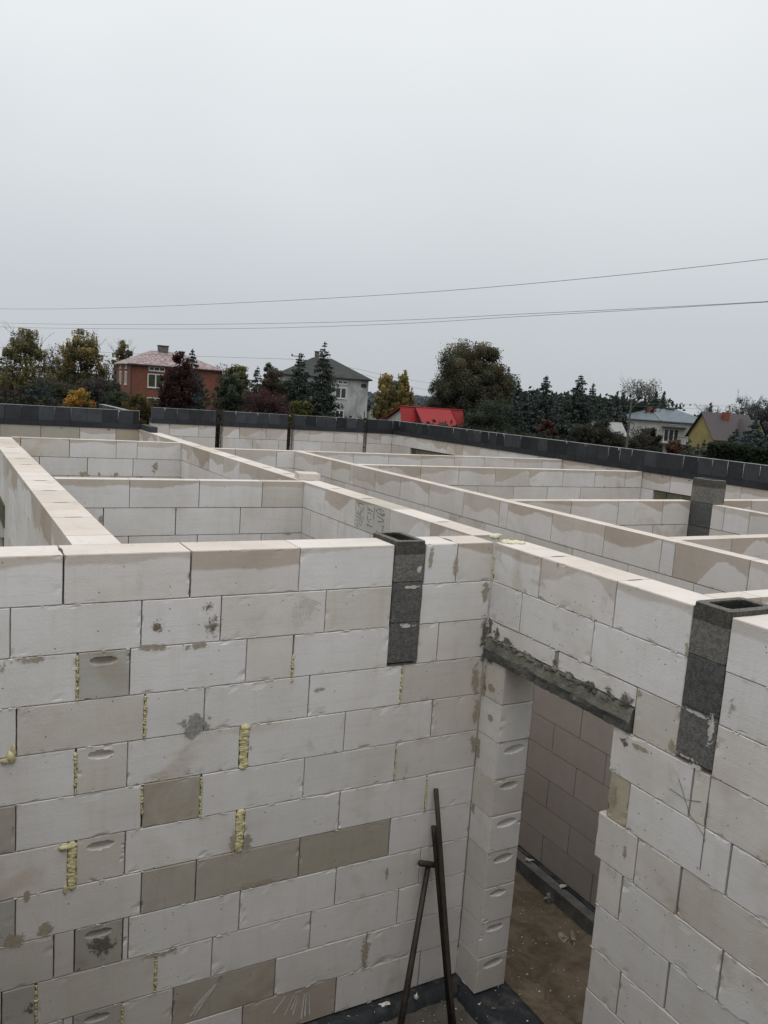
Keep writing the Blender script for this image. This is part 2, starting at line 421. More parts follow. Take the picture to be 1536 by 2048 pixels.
for k,s in ((1,-2.51),(1,-1.90),(3,-2.44),(4,-2.11),(5,-2.44),(6,-2.11),(6,-1.80),(10,-2.61),(10,-2.01),(3,-1.31)): wd1[(k,s)]=.0042
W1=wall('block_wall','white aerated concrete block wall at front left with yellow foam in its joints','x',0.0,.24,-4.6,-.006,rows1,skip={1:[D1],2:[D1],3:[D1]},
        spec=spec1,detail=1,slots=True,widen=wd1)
def rz(k): return H-(k-1)*CH-BH, H-(k-1)*CH
for k,s in ((3,-2.44),(4,-2.11),(5,-2.44),(6,-1.80),(10,-2.61),(10,-2.01),(11,-2.18),(7,-.36)):
    z0,z1=rz(k); foam(W1,'x',0,s,z0+.01,z1-.01,.009)
z0,z1=rz(6); foam(W1,'x',0,-2.11,z0+.09,z1-.01,.008); foam(W1,'x',0,-.60,z0+.02,z1-.02,.004)
z0,z1=rz(4); foam(W1,'x',0,-.60,z0+.01,z1-.01,.008)
z0,z1=rz(3); foam(W1,'x',0,-1.31,z0-.02,z0+.12,.013)
z0,z1=rz(5); foam(W1,'x',0,-1.57,z0+.005,z1-.005,.026,True)
z0,z1=rz(7); foam(W1,'x',0,-1.57,z0+.005,z1-.005,.025,True); foam(W1,'x',0,-2.45,z0,z1-.005,.022,True)
m=MB(); zz=rz(7)[1]
m.blob((-2.475,-.004,zz-.02),(.045,.012,.014),3,.3); m.blob((-2.48,-.004,rz(7)[0]-.0),(.01,.01,.03),4,.3)
m.build('foam_seam',M['foam'],W1,smooth=True)
m=MB(); m.blob((-2.735,-.006,1.968),(.022,.014,.028),5,.4); m.blob((-2.76,-.006,1.948),(.02,.01,.014),6,.4); m.blob((-2.722,-.006,1.99),(.012,.012,.03),7,.4); m.build('foam_seam',M['foam'],W1,smooth=True)
decal(W1,'x',0,-2.065,2.552,.06,.075,'d_brown'); decal(W1,'x',0,-1.775,2.54,.075,.10,'d_brown'); decal(W1,'x',0,-1.80,2.64,.06,.05,'d_brown')
decal(W1,'x',0,-1.845,2.00,.10,.085,'d_chip','chipped_patch')
for s,z,a,b in ((-1.60,1.29,.045,.11),(-1.525,1.27,.045,.09),(-.708,.36,.05,.15),(-2.57,1.02,.05,.06),(-2.66,1.22,.018,.05),(-2.08,2.45,.10,.025),(-1.85,2.44,.08,.03),(-2.62,2.44,.16,.03),(-2.85,2.42,.12,.05),
                (-1.45,1.005,.25,.022),(-2.0,.72,.15,.03),(-.06,2.06,.04,.16),(-.03,1.85,.04,.11),(-.025,1.62,.04,.1),(-.04,2.62,.05,.1),(-.28,2.8,.025,.12),(-.46,2.85,.03,.09),(-.84,1.33,.02,.0),(-1.53,1.83,.012,.04),(-1.13,2.12,.045,.02),(-.60,.86,.02,.07)):
    if b>0: decal(W1,'x',0,s,z,a,b,'d_tan')
decal(W1,'x',0,-2.30,.86,.09,.09,'d_dark'); decal(W1,'x',0,-2.64,.60,.05,.05,'d_brown')
decal(W1,'x',0,-2.71,1.0,.08,.06,'d_tan'); decal(W1,'x',0,-.02,2.36,.05,.14,'d_dark'); decal(W1,'x',0,-.01,2.2,.05,.05,'d_dark')
# comb marks of glue on three blocks
m=MB()
def ray_marks(cx,cz,a0,a1,n,r0,r1,w):
    for i in range(n):
        a=math.radians(a0+(a1-a0)*i/(n-1)+random.uniform(-1,1)); ra=r0*random.uniform(.8,1.2); rb=r1*random.uniform(.8,1.1)
        p0=Vector((cx+ra*math.cos(a),-.0022,cz+ra*math.sin(a))); p1=Vector((cx+rb*math.cos(a),-.0022,cz+rb*math.sin(a)))
        nrm=Vector((-math.sin(a),0,math.cos(a)))*w*.5
        yield p0-nrm,p1-nrm*1.6,p1+nrm*1.6,p0+nrm
for q in ray_marks(-1.34,2.70,-85,-12,15,.08,.20,.005):
    if all(2.455<p.z<2.692 and p.x<-1.135 for p in q): m.quad(q)
for q in ray_marks(-1.62,.50,185,232,12,.02,.26,.006):
    if all(.25<p.z<.487 and p.x>-1.9 for p in q): m.quad(q)
for q in ray_marks(-1.1,.40,215,275,13,.19,.36,.006):
    if all(.006<p.z<.242 and p.x>-1.49 for p in q): m.quad(q)
m.build('comb_marks',M['glue'],W1)
m=MB()      # squeezed thin bed glue, little crumbs along the joints
for k in range(1,13):
    z=H-k*CH+.0015
    for i in range(70):
        s=random.uniform(-3.3,-.02)
        if D1[0]-.02<s<D1[1]+.02 and k<3: continue
        if random.random()<.78: continue
        m.blob((s,-.001,z),(random.uniform(.004,.022),.003,random.uniform(.0015,.004)),i+k*70,.4,6,4)
m.build('glue_beads',M['glue'],W1)

# right wall with the doorway
D2=(-1.742,-1.538)
jam={3:(-1.26,.0),4:(-1.135,-.214),5:(-1.15,-.214),6:(-1.10,-.214),7:(-1.145,-.214),8:(-1.15,-.214),9:(-1.155,-.214),10:(-1.15,-.214),11:(-1.155,-.214),12:(-1.15,-.214)}
rows2={1:[-.45,-1.05,-1.538,-1.742],2:[-.31,-.92,-1.538,-1.742],3:[-1.26,-1.538,-1.742],4:[-1.135,-1.65,-1.74],5:[-1.15,-1.29,-1.89],6:[-1.10,-1.38,-1.65],7:[-1.145,-1.31,-1.92],
 8:[-1.15,-1.65],9:[-1.155,-1.37],10:[-1.15,-1.66],11:[-1.155,-1.40],12:[-1.15,-1.7]}
for k in rows2:
    s=min(rows2[k])-.6
    while s>-5.2: rows2[k].append(s); s-=.6
    if k>3: rows2[k].append(-.214)
spec2=[(1,-.45,0,WHITE,.06,0),(1,-1.05,-.45,PINK,.15,0),(1,-1.538,-1.05,WHITE,.045,0),(1,-2.4,-1.742,WHITE,.04,.1),(2,-.31,0,WHITE,0,0),(2,-.92,-.31,WHITE,0,.05),(2,-1.538,-.92,WHITE,0,.05),
 (2,-2.4,-1.742,WHITE,0,.1),(3,-1.538,-1.26,BEIGE,0,.25),(3,-2.4,-1.742,PINK,0,.3),(4,-1.65,-1.135,WHITE,0,0),(4,-.214,0,BEIGE,0,.5),(5,-1.29,-1.15,(.47,.42,.33),0,.7),(5,-1.89,-1.29,WHITE,0,0),
 (6,-1.38,-1.10,PINK,0,.1),(6,-1.65,-1.38,PINK,0,0),(7,-1.31,-1.145,PINK,0,.1),(7,-1.92,-1.31,WHITE,0,0),(8,-1.65,-1.15,WHITE,0,0),(9,-.214,0,PINK,0,.3)]
sk2={1:[D2],2:[D2],3:[(-1.26,.05),D2]}
for k in range(4,13): sk2[k]=[(jam[k][0],.05)]
wd2={}
for k,s in ((6,-1.65),(7,-1.31),(7,-1.92),(8,-1.65),(9,-1.37),(5,-1.89),(4,-1.65)): wd2[(k,s)]=.0048
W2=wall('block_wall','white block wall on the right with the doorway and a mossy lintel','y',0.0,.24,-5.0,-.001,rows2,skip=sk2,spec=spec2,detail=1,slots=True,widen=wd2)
# low course over the lintel
T2,_=frame('y',0); m=MB()
for a,b in ((-1.257,-.67),(-.64,-.004)): block(m,T2,a,b,.001,.24,2.345,2.4475,WHITE,(0,random.random(),.5),1)
block(m,T2,-.668,-.642,.004,.23,2.345,2.445,(.30,.28,.22),(0,.3,.9),0)
m.build('cut_course',M['aac'],W2,flip=True)
# jamb faces: the block ends with their grip hollows, facing into the doorway
m=MB()
for k in range(4,13):
    z0,z1=rz(k); tone=[None]*4+[BEIGE,WHITE,PINK,GREY,PINK,PINK,PINK,WHITE,PINK][k-4:k-3] if False else rnd_tone(.2)
    if k==4: tone=BEIGE
    tone=tuple(x*(1-.13*(k-4)/8.0) for x in tone)  # painted shade: pillar tone drops course by course toward the floor
    jx=random.uniform(-.003,.003); TJ=lambda s,t,z:(s+jx,-.214+t,z)
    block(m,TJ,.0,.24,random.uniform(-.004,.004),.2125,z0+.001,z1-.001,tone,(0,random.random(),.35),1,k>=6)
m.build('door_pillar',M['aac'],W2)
# lintel
m=MB(); n=44
prof=[(.03,2.342),(.002,2.338),(-.008,2.318),(-.014,2.285),(-.020,2.268),(-.018,2.240),(-.014,2.207),(.05,2.203),(.235,2.203),(.235,2.342)]
for i in range(n+1):
    s=-1.255+1.25*i/n
    for j,(t,z) in enumerate(prof):
        q=noise.noise(Vector((s*9,j*.9,3.3)))*.010+noise.noise(Vector((s*34,j*1.3,7)))*.008
        m.v.append(T2(s,t+(q if j<7 else 0),z+(q if j in(1,2,3) else q*.3)))
np_=len(prof)
for i in range(n):
    for j in range(np_):
        j2=(j+1)%np_
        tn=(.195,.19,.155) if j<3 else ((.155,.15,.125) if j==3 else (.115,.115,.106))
        m.face((i*np_+j,i*np_+j2,(i+1)*np_+j2,(i+1)*np_+j),tone=tn)
for i in range(26):
    s_=-1.22+1.18*i/26+random.uniform(-.02,.02); m.blob(T2(s_,-.004,2.335+random.uniform(-.014,.012)),(.012,random.uniform(.012,.04),random.uniform(.006,.018)),i*3.3,.5,8,6,tone=random.choice([(.12,.117,.10),(.19,.18,.145),(.22,.215,.185)]))
m.face(tuple(range(np_)),tone=(.1,.1,.08)); m.face(tuple(n*np_+np_-1-j for j in range(np_)),tone=(.1,.1,.08))
o=m.build('lintel',M['lintel'],W2); tag(o,'mossy grey concrete lintel over the doorway')
for s,z,a,b in ((-.10,2.385,.06,.05),(-.22,2.37,.06,.045),(-.65,2.37,.03,.055),(-.95,2.355,.08,.03),(-1.08,2.36,.05,.04),(-1.2,2.37,.06,.05),(-.42,2.35,.09,.02),(-1.22,2.155,.04,.035),(-.03,2.41,.035,.08),(-.06,2.2,.05,.05),(-.78,2.352,.06,.02)):
    decal(W2,'y',0,s,z,a,b,'d_dark')
for s,z,a,b in ((-1.19,1.84,.04,.09),(-.10,2.03,.08,.03),(-.02,2.03,.03,.16),(-1.53,2.72,.02,.07),(-1.80,2.56,.035,.07),(-1.28,2.43,.03,.03),(-1.5,2.25,.05,.05),(-.12,1.84,.04,.03),(-.02,1.25,.03,.11),(-.02,1.6,.03,.11),(-1.34,2.16,.08,.02),(-1.31,1.6,.02,.05)):
    decal(W2,'y',0,s,z,a,b,'d_tan')
foam(W2,'y',0,-.006,2.71,2.86,.010)
m=MB()      # carpenter's cross and plumb line
def pencil(m,T,pts,w=.0016,off=.003):
    m.tube([T(s,-off,z) for s,z in pts],w,4)
pencil(m,T2,[(-1.75,2.085),(-1.752,1.76)]); pencil(m,T2,[(-1.575,2.12),(-1.66,1.985),(-1.745,1.93),(-1.76,1.90)],.0013); pencil(m,T2,[(-1.53,2.05),(-1.63,2.04),(-1.71,2.07)],.0013)
m.build('pencil_marks',M['pencil'],W2,flip=True)
m=MB()
for k in range(1,13):
    z=H-k*CH+.0015
    for i in range(60):
        s=random.uniform(-2.9,-.01)
        if k>2 and s>-1.15 and s<-.2: continue
        if D2[0]<s<D2[1] or random.random()<.78: continue
        m.blob((-.001,s,z),(.003,random.uniform(.004,.02),random.uniform(.0015,.004)),i+k*70,.4,6,4)
m.build('glue_beads',M['glue'],W2)

# foam cushions on the corner
for (x,y,a,b) in ((.13,.17,.055,.028),(.105,-.045,.07,.035)):
    m=MB()
    for i in range(7): m.blob((x+random.uniform(-1,1)*a*.7,y+random.uniform(-1,1)*b*.6,2.945),(a*.45,b*.6,random.uniform(.012,.02)),i*3+x*50,.3,9,6)
    m.build('foam_cushion',M['foam_p'],W1,smooth=True)

# ventilation ducts (hollow lightweight concrete blocks)
def duct(x0,x1,y0,y1,ztop,n,label,wl=.04):
    root=empty('ventilation_duct',((x0+x1)/2,(y0+y1)/2,ztop-n*CH)); tag(root,label,'duct',None)
    cx,cy,cz=root.location
    for i in range(n):
        m=MB(); z1=ztop-i*CH-cz; z0=z1-CH+.004; a=random.uniform(-.003,.003)
        X0,X1,Y0,Y1=x0-cx+a,x1-cx+a,y0-cy,y1-cy
        tn=(.23,.222,.20) if i==0 else random.choice([(.14,.14,.136),(.21,.205,.193),(.17,.167,.159)])
        def ring(ex,z,wob=0):
            r=.014 if ex==0 else .02; pts=[]
            xa,xb,ya,yb=X0+ex,X1-ex,Y0+ex,Y1-ex
            for (px,py,a0) in ((xb-r,ya+r,-90),(xb-r,yb-r,0),(xa+r,yb-r,90),(xa+r,ya+r,180)):
                for q in range(4):
                    t=math.radians(a0+q*30); pts.append((px+r*math.cos(t)+random.uniform(-wob,wob),py+r*math.sin(t)+random.uniform(-wob,wob),z+random.uniform(-wob,wob)))
            return pts
        rs=[ring(.0,z0,.001)]+[ring(0,z0+(z1-z0)*q/6,.0018) for q in (1,2,3,4,5)]+[ring(0.001,z1-.003,.001),ring(.006,z1,.001),ring(wl-.005,z1,.001),ring(wl,z1-.006,.001),ring(wl,z0,.0)]
        base=0
        for r_ in rs: m.v+=r_
        N=16
        for a_ in range(len(rs)-1):
            for j in range(N):
                j2=(j+1)%N
                m.face((a_*N+j,a_*N+j2,(a_+1)*N+j2,(a_+1)*N+j),tone=((.05,.048,.045) if a_>=8 else (tn if not(i==0 and a_ in(4,5)) else (.12,.115,.102))))  # inner faces coloured dark for the shade inside the hollow
        for j in range(N):
            j2=(j+1)%N; e=(len(rs)-1)*N; m.face((e+j,e+j2,j2,j),tone=tn)
        m.build('duct_block',M['duct'],root)
    return root
du1=duct(-.705,-.505,-.012,.30,2.965,3,'short dark grey concrete duct with open top set in the front left wall')
du2=duct(-.008,.31,-1.742,-1.538,2.965,3,'dark grey hollow duct in the right-hand wall at the picture edge',.045)
du3=duct(3.82,3.99,1.54,1.83,3.185,5,'distant dark grey duct rising one course above the white room walls')
for root,axis,f,s,z,a,b in ((du1,'x',-.012,-.54,2.80,.03,.04),(du2,'y',-.008,-1.72,2.42,.03,.11),(du2,'y',-.008,-1.66,2.22,.06,.02),(du2,'y',-.008,-1.62,2.46,.1,.012),(du2,'y',-.008,-1.6,2.24,.08,.012),(du1,'x',-.012,-.6,2.455,.07,.02),(du1,'x',-.012,-.59,2.69,.09,.012)):
    m=MB(); T,mir=frame(axis,f); off=.003; rr=root.location
    pts=[T(s-a,-off,z-b),T(s+a,-off,z-b),T(s+a,-off,z+b),T(s-a,-off,z+b)]
    m.quad([(p[0]-rr.x,p[1]-rr.y,p[2]-rr.z) for p in pts],uv=[(-1,-1),(1,-1),(1,1),(-1,1)]); m.build('glue_smear',M['d_white'],root,flip=mir)

# ---- the other room walls
A=wall('block_wall','wide block wall running away at the far left edge, its top showing','y',-2.44,.24,.244,7.49,phase=1.1,slots=True,detail=0,wet1=.12,
       skip={k:[(5.02,5.7)] for k in range(4,13)})
m=MB(); m.box((-2.452,4.9,2.21),(-2.2,5.85,2.44),tone=(.12,.125,.08)); o=m.build('lintel',M['lintel'],A); 
B=wall('block_wall','long thick block wall running from the front corner to the back, handwriting on it','y',0.0,.20,.244,10.29,phase=.15,slots=True,detail=0,wet1=.12,
       rows={1:[.76,1.35,1.94,2.55,3.15,3.72,4.33,4.93,5.54,6.13,6.97,7.2,7.8,8.4,9.0,9.6]},spec=[(1,1.35,1.94,(.50,.485,.45),.03,0),(1,1.94,2.55,PINK,.14,0),(1,.76,1.35,WHITE,.15,0),(2,2.65,3.1,BEIGE,0,.1),(1,2.55,3.0,WHITE,.03,0)])
STROKES=[[(1.884,2.885),(1.89,2.899),(1.871,2.912),(1.83,2.912),(1.795,2.899),(1.78,2.882),(1.798,2.864),(1.823,2.868),(1.858,2.882),(1.876,2.886)],[(1.898,2.839),(1.825,2.821)],[(1.838,2.828),(1.84,2.854),(1.788,2.847)],[(1.917,2.825),(1.768,2.795)],[(1.909,2.796),(1.871,2.793),(1.848,2.781),(1.842,2.767)],[(1.905,2.738),(1.863,2.712)],[(1.897,2.773),(1.873,2.754),(1.829,2.737),(1.804,2.736)],[(1.837,2.791),(1.801,2.77),(1.815,2.756)],[(1.739,2.903),(1.672,2.884),(1.628,2.88)],[(1.727,2.879),(1.672,2.884)],[(1.72,2.854),(1.677,2.861),(1.647,2.849)],[(1.713,2.833),(1.713,2.811),(1.698,2.787),(1.673,2.784)],[(1.677,2.806),(1.658,2.814),(1.645,2.809)],[(1.722,2.763),(1.622,2.756)],[(1.708,2.749),(1.686,2.763)],[(1.599,2.917),(1.608,2.872),(1.608,2.821)],[(1.573,2.899),(1.537,2.916),(1.492,2.921),(1.453,2.907),(1.435,2.885),(1.479,2.878),(1.539,2.879),(1.572,2.892),(1.573,2.899)],[(1.506,2.91),(1.486,2.877),(1.461,2.863)],[(1.478,2.876),(1.427,2.881)],[(1.551,2.857),(1.497,2.85),(1.443,2.841),(1.442,2.83),(1.485,2.82),(1.537,2.814)],[(1.47,2.793),(1.436,2.796),(1.447,2.768),(1.455,2.745),(1.48,2.732),(1.526,2.733),(1.553,2.739)],[(1.465,2.735),(1.433,2.749)]]
m=MB()
for st in STROKES: pencil(m,frame('y',0)[0],st,.0020,.001)
m.build('handwriting',M['pencil'],B)
C1=wall('block_wall','thin cross wall farthest back in the left rooms','x',7.5,.12,-2.19,-.003,rows={1:[-2.09,-1.49,-.89,-.61],2:[-1.86,-1.26,-.66],3:[-1.5,-.9,-.3]},spec=[(1,-2.09,-1.49,BEIGE,.03,0),(1,-1.49,-.89,WHITE,.06,0),(1,-.89,-.61,WHITE,.05,0),(1,-.61,0,WHITE,.07,0)],wet1=.08)
for s in (-1.3,-1.1,-.9): decal(C1,'x',7.5,s,2.48,.09,.05,'d_tan')
decal(C1,'x',7.5,-.36,2.58,.05,.12,'d_tan')
C2=wall('block_wall','thin cross wall in the middle of the left rooms, joined to the long wall','x',3.04,.12,-2.19,-.003,rows={1:[-1.6,-1.0,-.41],2:[-1.81,-1.2,-.61],3:[-1.6,-1.0,-.4]},spec=[(1,-2.3,-.3,WHITE,.045,0),(2,-2.3,0,WHITE,0,0)],wet1=.05)
decal(C2,'x',3.04,-1.84,2.57,.05,.09,'d_tan')
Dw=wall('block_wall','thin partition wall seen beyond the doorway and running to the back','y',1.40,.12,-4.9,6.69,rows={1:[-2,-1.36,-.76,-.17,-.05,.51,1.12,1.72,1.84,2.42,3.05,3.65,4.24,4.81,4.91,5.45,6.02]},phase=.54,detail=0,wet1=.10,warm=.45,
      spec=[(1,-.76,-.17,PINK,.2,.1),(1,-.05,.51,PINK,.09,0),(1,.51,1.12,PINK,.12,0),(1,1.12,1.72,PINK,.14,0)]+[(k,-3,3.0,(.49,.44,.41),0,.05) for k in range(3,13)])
C3=wall('block_wall','farthest thin cross wall in the right rooms, parallel to the back wall','x',6.70,.12,.203,6.285,phase=.53,wet1=.07,warm=.2,rows={1:[.53,1.13,1.73,2.33,2.92,3.5,4.1,4.68,5.28,5.86]})
C4=wall('block_wall','second thin cross wall from the back in the right rooms','x',4.88,.12,1.523,6.285,wet1=.09,warm=.3,rows={1:[1.79,2.39,2.98,3.57,4.15,4.75,5.35,5.95],2:[2.1,2.7,3.3,3.9,4.49,5.1,5.7]})
C5=wall('block_wall','thin cross wall that ends at the distant grey duct','x',1.80,.12,1.523,3.80,wet1=.09,warm=.45,rows={1:[2.20,2.80,3.41]})
C5b=wall('block_wall','thin cross wall behind the distant duct, reaching the right edge','x',1.83,.12,4.04,6.285,wet1=.09,warm=.3)
Ew=wall('block_wall','thin wall coming forward from the distant duct toward the right edge','y',3.82,.12,-1.5,1.54,wet1=.09,warm=.3,rows={1:[1.39,1.10,.5,-.1,-.7],2:[1.2,.6,0,-.6]})
C6=wall('block_wall','thin cross wall leaving the partition just behind the right-hand duct','x',-.10,.12,1.523,3.815,wet1=.12,warm=.3,rows={1:[2.06,2.66,3.26]})
C7=wall('block_wall','bright topped cross wall directly behind the right-hand duct','x',-1.50,.12,.245,1.395,wet1=.08,warm=.1,rows={1:[.52,1.1]})

# perimeter walls with dark parapet blocks
def parapet(root, axis, f, a, b, tone=(.043,.047,.053), lay=.25, drips=True, thick=.24):
    T,mir=frame(axis,f); base=MB(); up=MB(); dr=MB()
    s=a-.01
    while s<b:
        e=min(s+.5,b+.01); k=random.uniform(.8,1.1)
        c0=T(s+.002,-.012,2.942); c1=T(e-.002,thick+.01,3.028)
        base.box(c0,c1,tone=tuple(x*k*.9 for x in tone)); s=e
        if e>=b: break
    s=a
    while s<b-.02:
        e=min(s+lay,b); k=random.choice((.55,.8,1.0,1.15,1.5))
        j=random.uniform(-.003,.003)
        up.box(T(s+.002,.008+j,3.030),T(e-.002,.12,3.25+random.uniform(-.002,.002)),tone=tuple(x*k for x in tone))
        if drips:
            r=random.random()
            if random.random()<.35:
                lz=random.uniform(3.04,3.20); c0=T(e-.0012,-.001,lz); c1=T(e+.0012,.02,3.249); dr.box(tuple(min(p,q) for p,q in zip(c0,c1)),tuple(max(p,q) for p,q in zip(c0,c1)))
            if r<.42:
                L=random.choice((.02,.03,.05,.08,.16))*random.uniform(.7,1.3)
                zt=3.245 if r<.55 else 3.20
                c=T(e,.004,zt-L/2); rr=(random.uniform(.002,.004),.004,L/2) if axis=='x' else (.004,random.uniform(.002,.004),L/2)
                dr.blob(c,rr,s*9,.5,6,6)
            if r<.12:
                c=T(e+random.uniform(-.02,.05),.004,3.235); dr.blob(c,(.014,.004,.02) if axis=='x' else (.004,.014,.02),s*3,.5,7,5)
            if random.random()<.3:
                c=T(s+.1,-.004,2.925); dr.blob(c,(.02,.008,.012) if axis=='x' else (.008,.02,.012),s*5,.5,7,5)
        s=e
    tp=MB(); tp.box(T(a,.006,3.2525),T(b,.122,3.256)); 
    base.build('base_course',M['bitumen'],root); up.build('parapet_blocks',M['bitumen'],root)
    if dr.v: dr.build('glue_drips',M['glue_d'],root,smooth=True)
    tp.build('top_edge',M['edge'],root)
M['edge']=mat_plain('dusty_cut_edge',(.30,.305,.31),(.11,.115,.12),9)
F1=wall('perimeter_wall','back block wall at far left topped with dark bitumen coated blocks','x',10.3,.24,-4.6,0.0,rows={1:[-3.96,-3.36,-2.76,-2.16,-1.56,-.96,-.38]},spec=[(1,-2.2,-.96,DARK,0,.1),(1,-.96,-.38,WHITE,.1,0),(1,-.38,0,(.42,.36,.29),0,.2)])
parapet(F1,'x',10.3,-4.6,0.0)
m=MB(); m.blob((-.004,10.36,3.14),(.018,.03,.10),4,.35,8,10); m.build('foam_seam',M['glue'],F1,smooth=True)
Hw=wall('perimeter_wall','dark topped wall leading back behind the end of the left back wall','y',-.24,.24,10.545,12.95,phase=.2)
parapet(Hw,'y',-.24,10.545,12.95,drips=False)
def seg(a,b,lab):
    w=wall('perimeter_wall',lab,'x',12.7,.24,a,b,wet1=.1,warm=.25,phase=a+.35,group=None)
    parapet(w,'x',12.7,a,b); return w
seg(.76,2.07,'leftmost of the three back wall piers between dark slots, dark blocks on top')
seg(2.24,3.67,'middle back wall pier between dark slots, dark blocks on top')
seg(3.845,5.54,'right back wall pier in front of the grey plastered house, dark blocks on top')
Gc=wall('perimeter_wall','short back wall piece at the far right corner, dark blocks on top','x',12.7,.24,5.64,6.29,wet1=.1,warm=.4)
parapet(Gc,'x',12.7,5.64,6.29,tone=(.034,.036,.040))
G=wall('perimeter_wall','long right-hand perimeter wall topped with a row of dark blocks','y',6.30,.24,-4.6,12.94,phase=.14,wet1=.08,warm=.35,
       skip={2:[(8.9,11.6),(2.9,4.62)]})
parapet(G,'y',6.30,-4.6,12.94,tone=(.034,.036,.040))
for a,b in ((8.9,11.6),(2.9,4.62)):
    m=MB(); s=a
    while s<b:
        e=min(s+.5,b); m.box((6.315,s+.006,2.455),(6.53,e-.006,2.69+random.uniform(-.015,0)),tone=(.15,.14,.095)); s=e
    m.build('lintel',M['lintel'],G)
# reinforcement in the open slots
for i,x in enumerate((2.155,3.755,5.59)):
    r=empty('rebar_cage',(x,12.82,0)); tag(r,['rusty rebar cage standing in the left slot of the back wall','rusty rebar cage standing in the middle slot of the back wall','rusty rebar cage standing in the right slot of the back wall'][i],'rebar cage')
    for dx in (-.045,.045):
        for dy in (-.08,.08): m=MB(); m.tube([(dx,dy,0),(dx+random.uniform(-.01,.01),dy,1.6),(dx,dy,3.3+random.uniform(0,.25))],.007,6); m.build('bar',M['rebar'],r)
    for k in range(16):
        m=MB(); z=.2+k*.2; q=[(-.05,-.085,z),(.05,-.085,z),(.05,.085,z),(-.05,.085,z),(-.05,-.085,z)]
        m.tube(q,.004,4); m.build('stirrup',M['rebar'],r)
# end step of the dark base strip beside the gap
m=MB(); m.box((.02,9.55,2.945),(.14,10.285,3.035),tone=(.05,.053,.058)); o=m.build('parapet_block',M['bitumen']); tag(o,'low dark block lying on the end of the long wall by the gap','block')
# walls of the room the photographer looks into (behind and beside the camera)
wall('block_wall','white block wall closing the near room on its left, beside the camera','y',-3.64,.24,-4.66,-.002)
wall('block_wall','white block wall closing the near room behind the camera','x',-4.9,.24,-3.64,-.002)
r=empty('shade_scaffold',(-2.4,-3.7,0)); tag(r,'plank platform added out of view to shade the lower walls','shade_scaffold')  # unseen platform, added to keep light off the lower walls
m=MB(); m.box((-.95,-.9,2.02),(.95,.75,2.06)); m.build('shade_deck',M['shade_plank'],r)
for lx in (-.9,.9):
    for ly in (-.85,.7):
        m=MB(); m.tube([(lx,ly,-.08),(lx,ly,2.02)],.024,8); m.build('leg',M['steel'],r)
# loose cut block on the long wall
m=MB(); block(m,lambda s,t,z:(s,t,z),-.10,.11,-.09,.16,0,.058,(.60,.57,.52),(0,.4,.3),1)
o=m.build('cut_block',M['aac']); o.location=(.13,3.27,2.9415); o.rotation_euler=(0,0,math.radians(-12)); tag(o,'loose cut slab of white block lying on top of the long wall','block')

# ------------------------------------------------------------------ floors
def sheet(name, x0,x1,y0,y1,z,amp,step,mat,seed=0):
    nx=int((x1-x0)/step)+1; ny=int((y1-y0)/step)+1; m=MB()
    for j in range(ny+1):
        for i in range(nx+1):
            x=x0+(x1-x0)*i/nx; y=y0+(y1-y0)*j/ny
            q=noise.noise(Vector((x*2.2,y*2.2,seed)))+.5*noise.noise(Vector((x*7,y*7,seed)))+.25*noise.noise(Vector((x*22,y*22,seed)))
            m.v.append((x,y,z+amp*q))
    for j in range(ny):
        for i in range(nx):
            a=j*(nx+1)+i; m.face((a,a+1,a+nx+2,a+nx+1))
    o=m.build(name,mat,smooth=True); tag(o,kind='structure'); return o
def mat_soil(name,c1,c2,c3,sc=5):
    t=NT(name); P=t.geo(); n=t.noise(P,sc,6.0,.7,.5); n2=t.noise(P,sc*6,5.0,.7)
    c=t.mix(t.mr(n,.35,.65),c4(c1),c4(c2)); c=t.mix(t.mr(n2,.6,.75,0,.7),c,c4(c3))
    t.bsdf(c,.97,t.math('ADD',n2,t.math('MULTIPLY',t.noise(P,130,3.0),.4)),.9,.02,spec=.1); return t.m
M['sand']=mat_soil('brown_sand',(.105,.082,.058),(.19,.155,.112),(.05,.04,.03))
M['rubble']=mat_soil('dusty_screed',(.13,.12,.105),(.09,.08,.068),(.24,.23,.21),8)
sheet('floor',.27,1.40,-5,6.7,-.125,.032,.035,M['sand'],3)
sheet('floor',-4.6,-.055,-5,-.075,-.085,.012,.05,M['rubble'],5)
for x0,x1,y0,y1 in ((-2.2,0,.24,3.04),(-2.2,0,3.16,7.5),(-2.2,0,7.62,10.3),(.2,1.4,6.82,12.7),(1.52,6.3,1.92,4.88),(1.52,6.3,5.0,6.7),(1.4,6.3,6.82,12.7),(1.52,3.82,0.02,1.8),(3.94,6.3,-5,1.83),(1.52,3.82,-5,-.1),(-4.6,-2.44,.24,10.3)):
    sheet('floor',x0,x1,y0,y1,-.125,.012,.25,M['sand'],x0)
m=MB()
for (x0,y0,x1,y1) in ((-3.4,-.10,-.04,.02),(-.06,-3.0,.30,-.10),(-.04,-.10,.30,.02)):
    nx=max(4,int((x1-x0)/.03)); ny=max(4,int((y1-y0)/.03)); b0=len(m.v)
    for j in range(ny+1):
        for i in range(nx+1):
            x=x0+(x1-x0)*i/nx; y=y0+(y1-y0)*j/ny
            q=noise.noise(Vector((x*7,y*7,1)))*.006+noise.noise(Vector((x*25,y*25,2)))*.003
            ex=noise.noise(Vector((x*9,y*9,5)))*.022+noise.noise(Vector((x*30,y*30,6)))*.008
            z=-.010+q
            if (y0==-.10 and y1<.1 and x1<0 and j==0): y+=ex; z=-.10
            if (y0==-3.0 and (i==0)): x+=ex; z=-.10
            if (x1==.30 and i==nx): x+=ex; z=-.13
            m.v.append((x,y,min(z,-.003)))
    for j in range(ny):
        for i in range(nx):
            a=b0+j*(nx+1)+i; m.face((a,a+1,a+nx+2,a+nx+1))
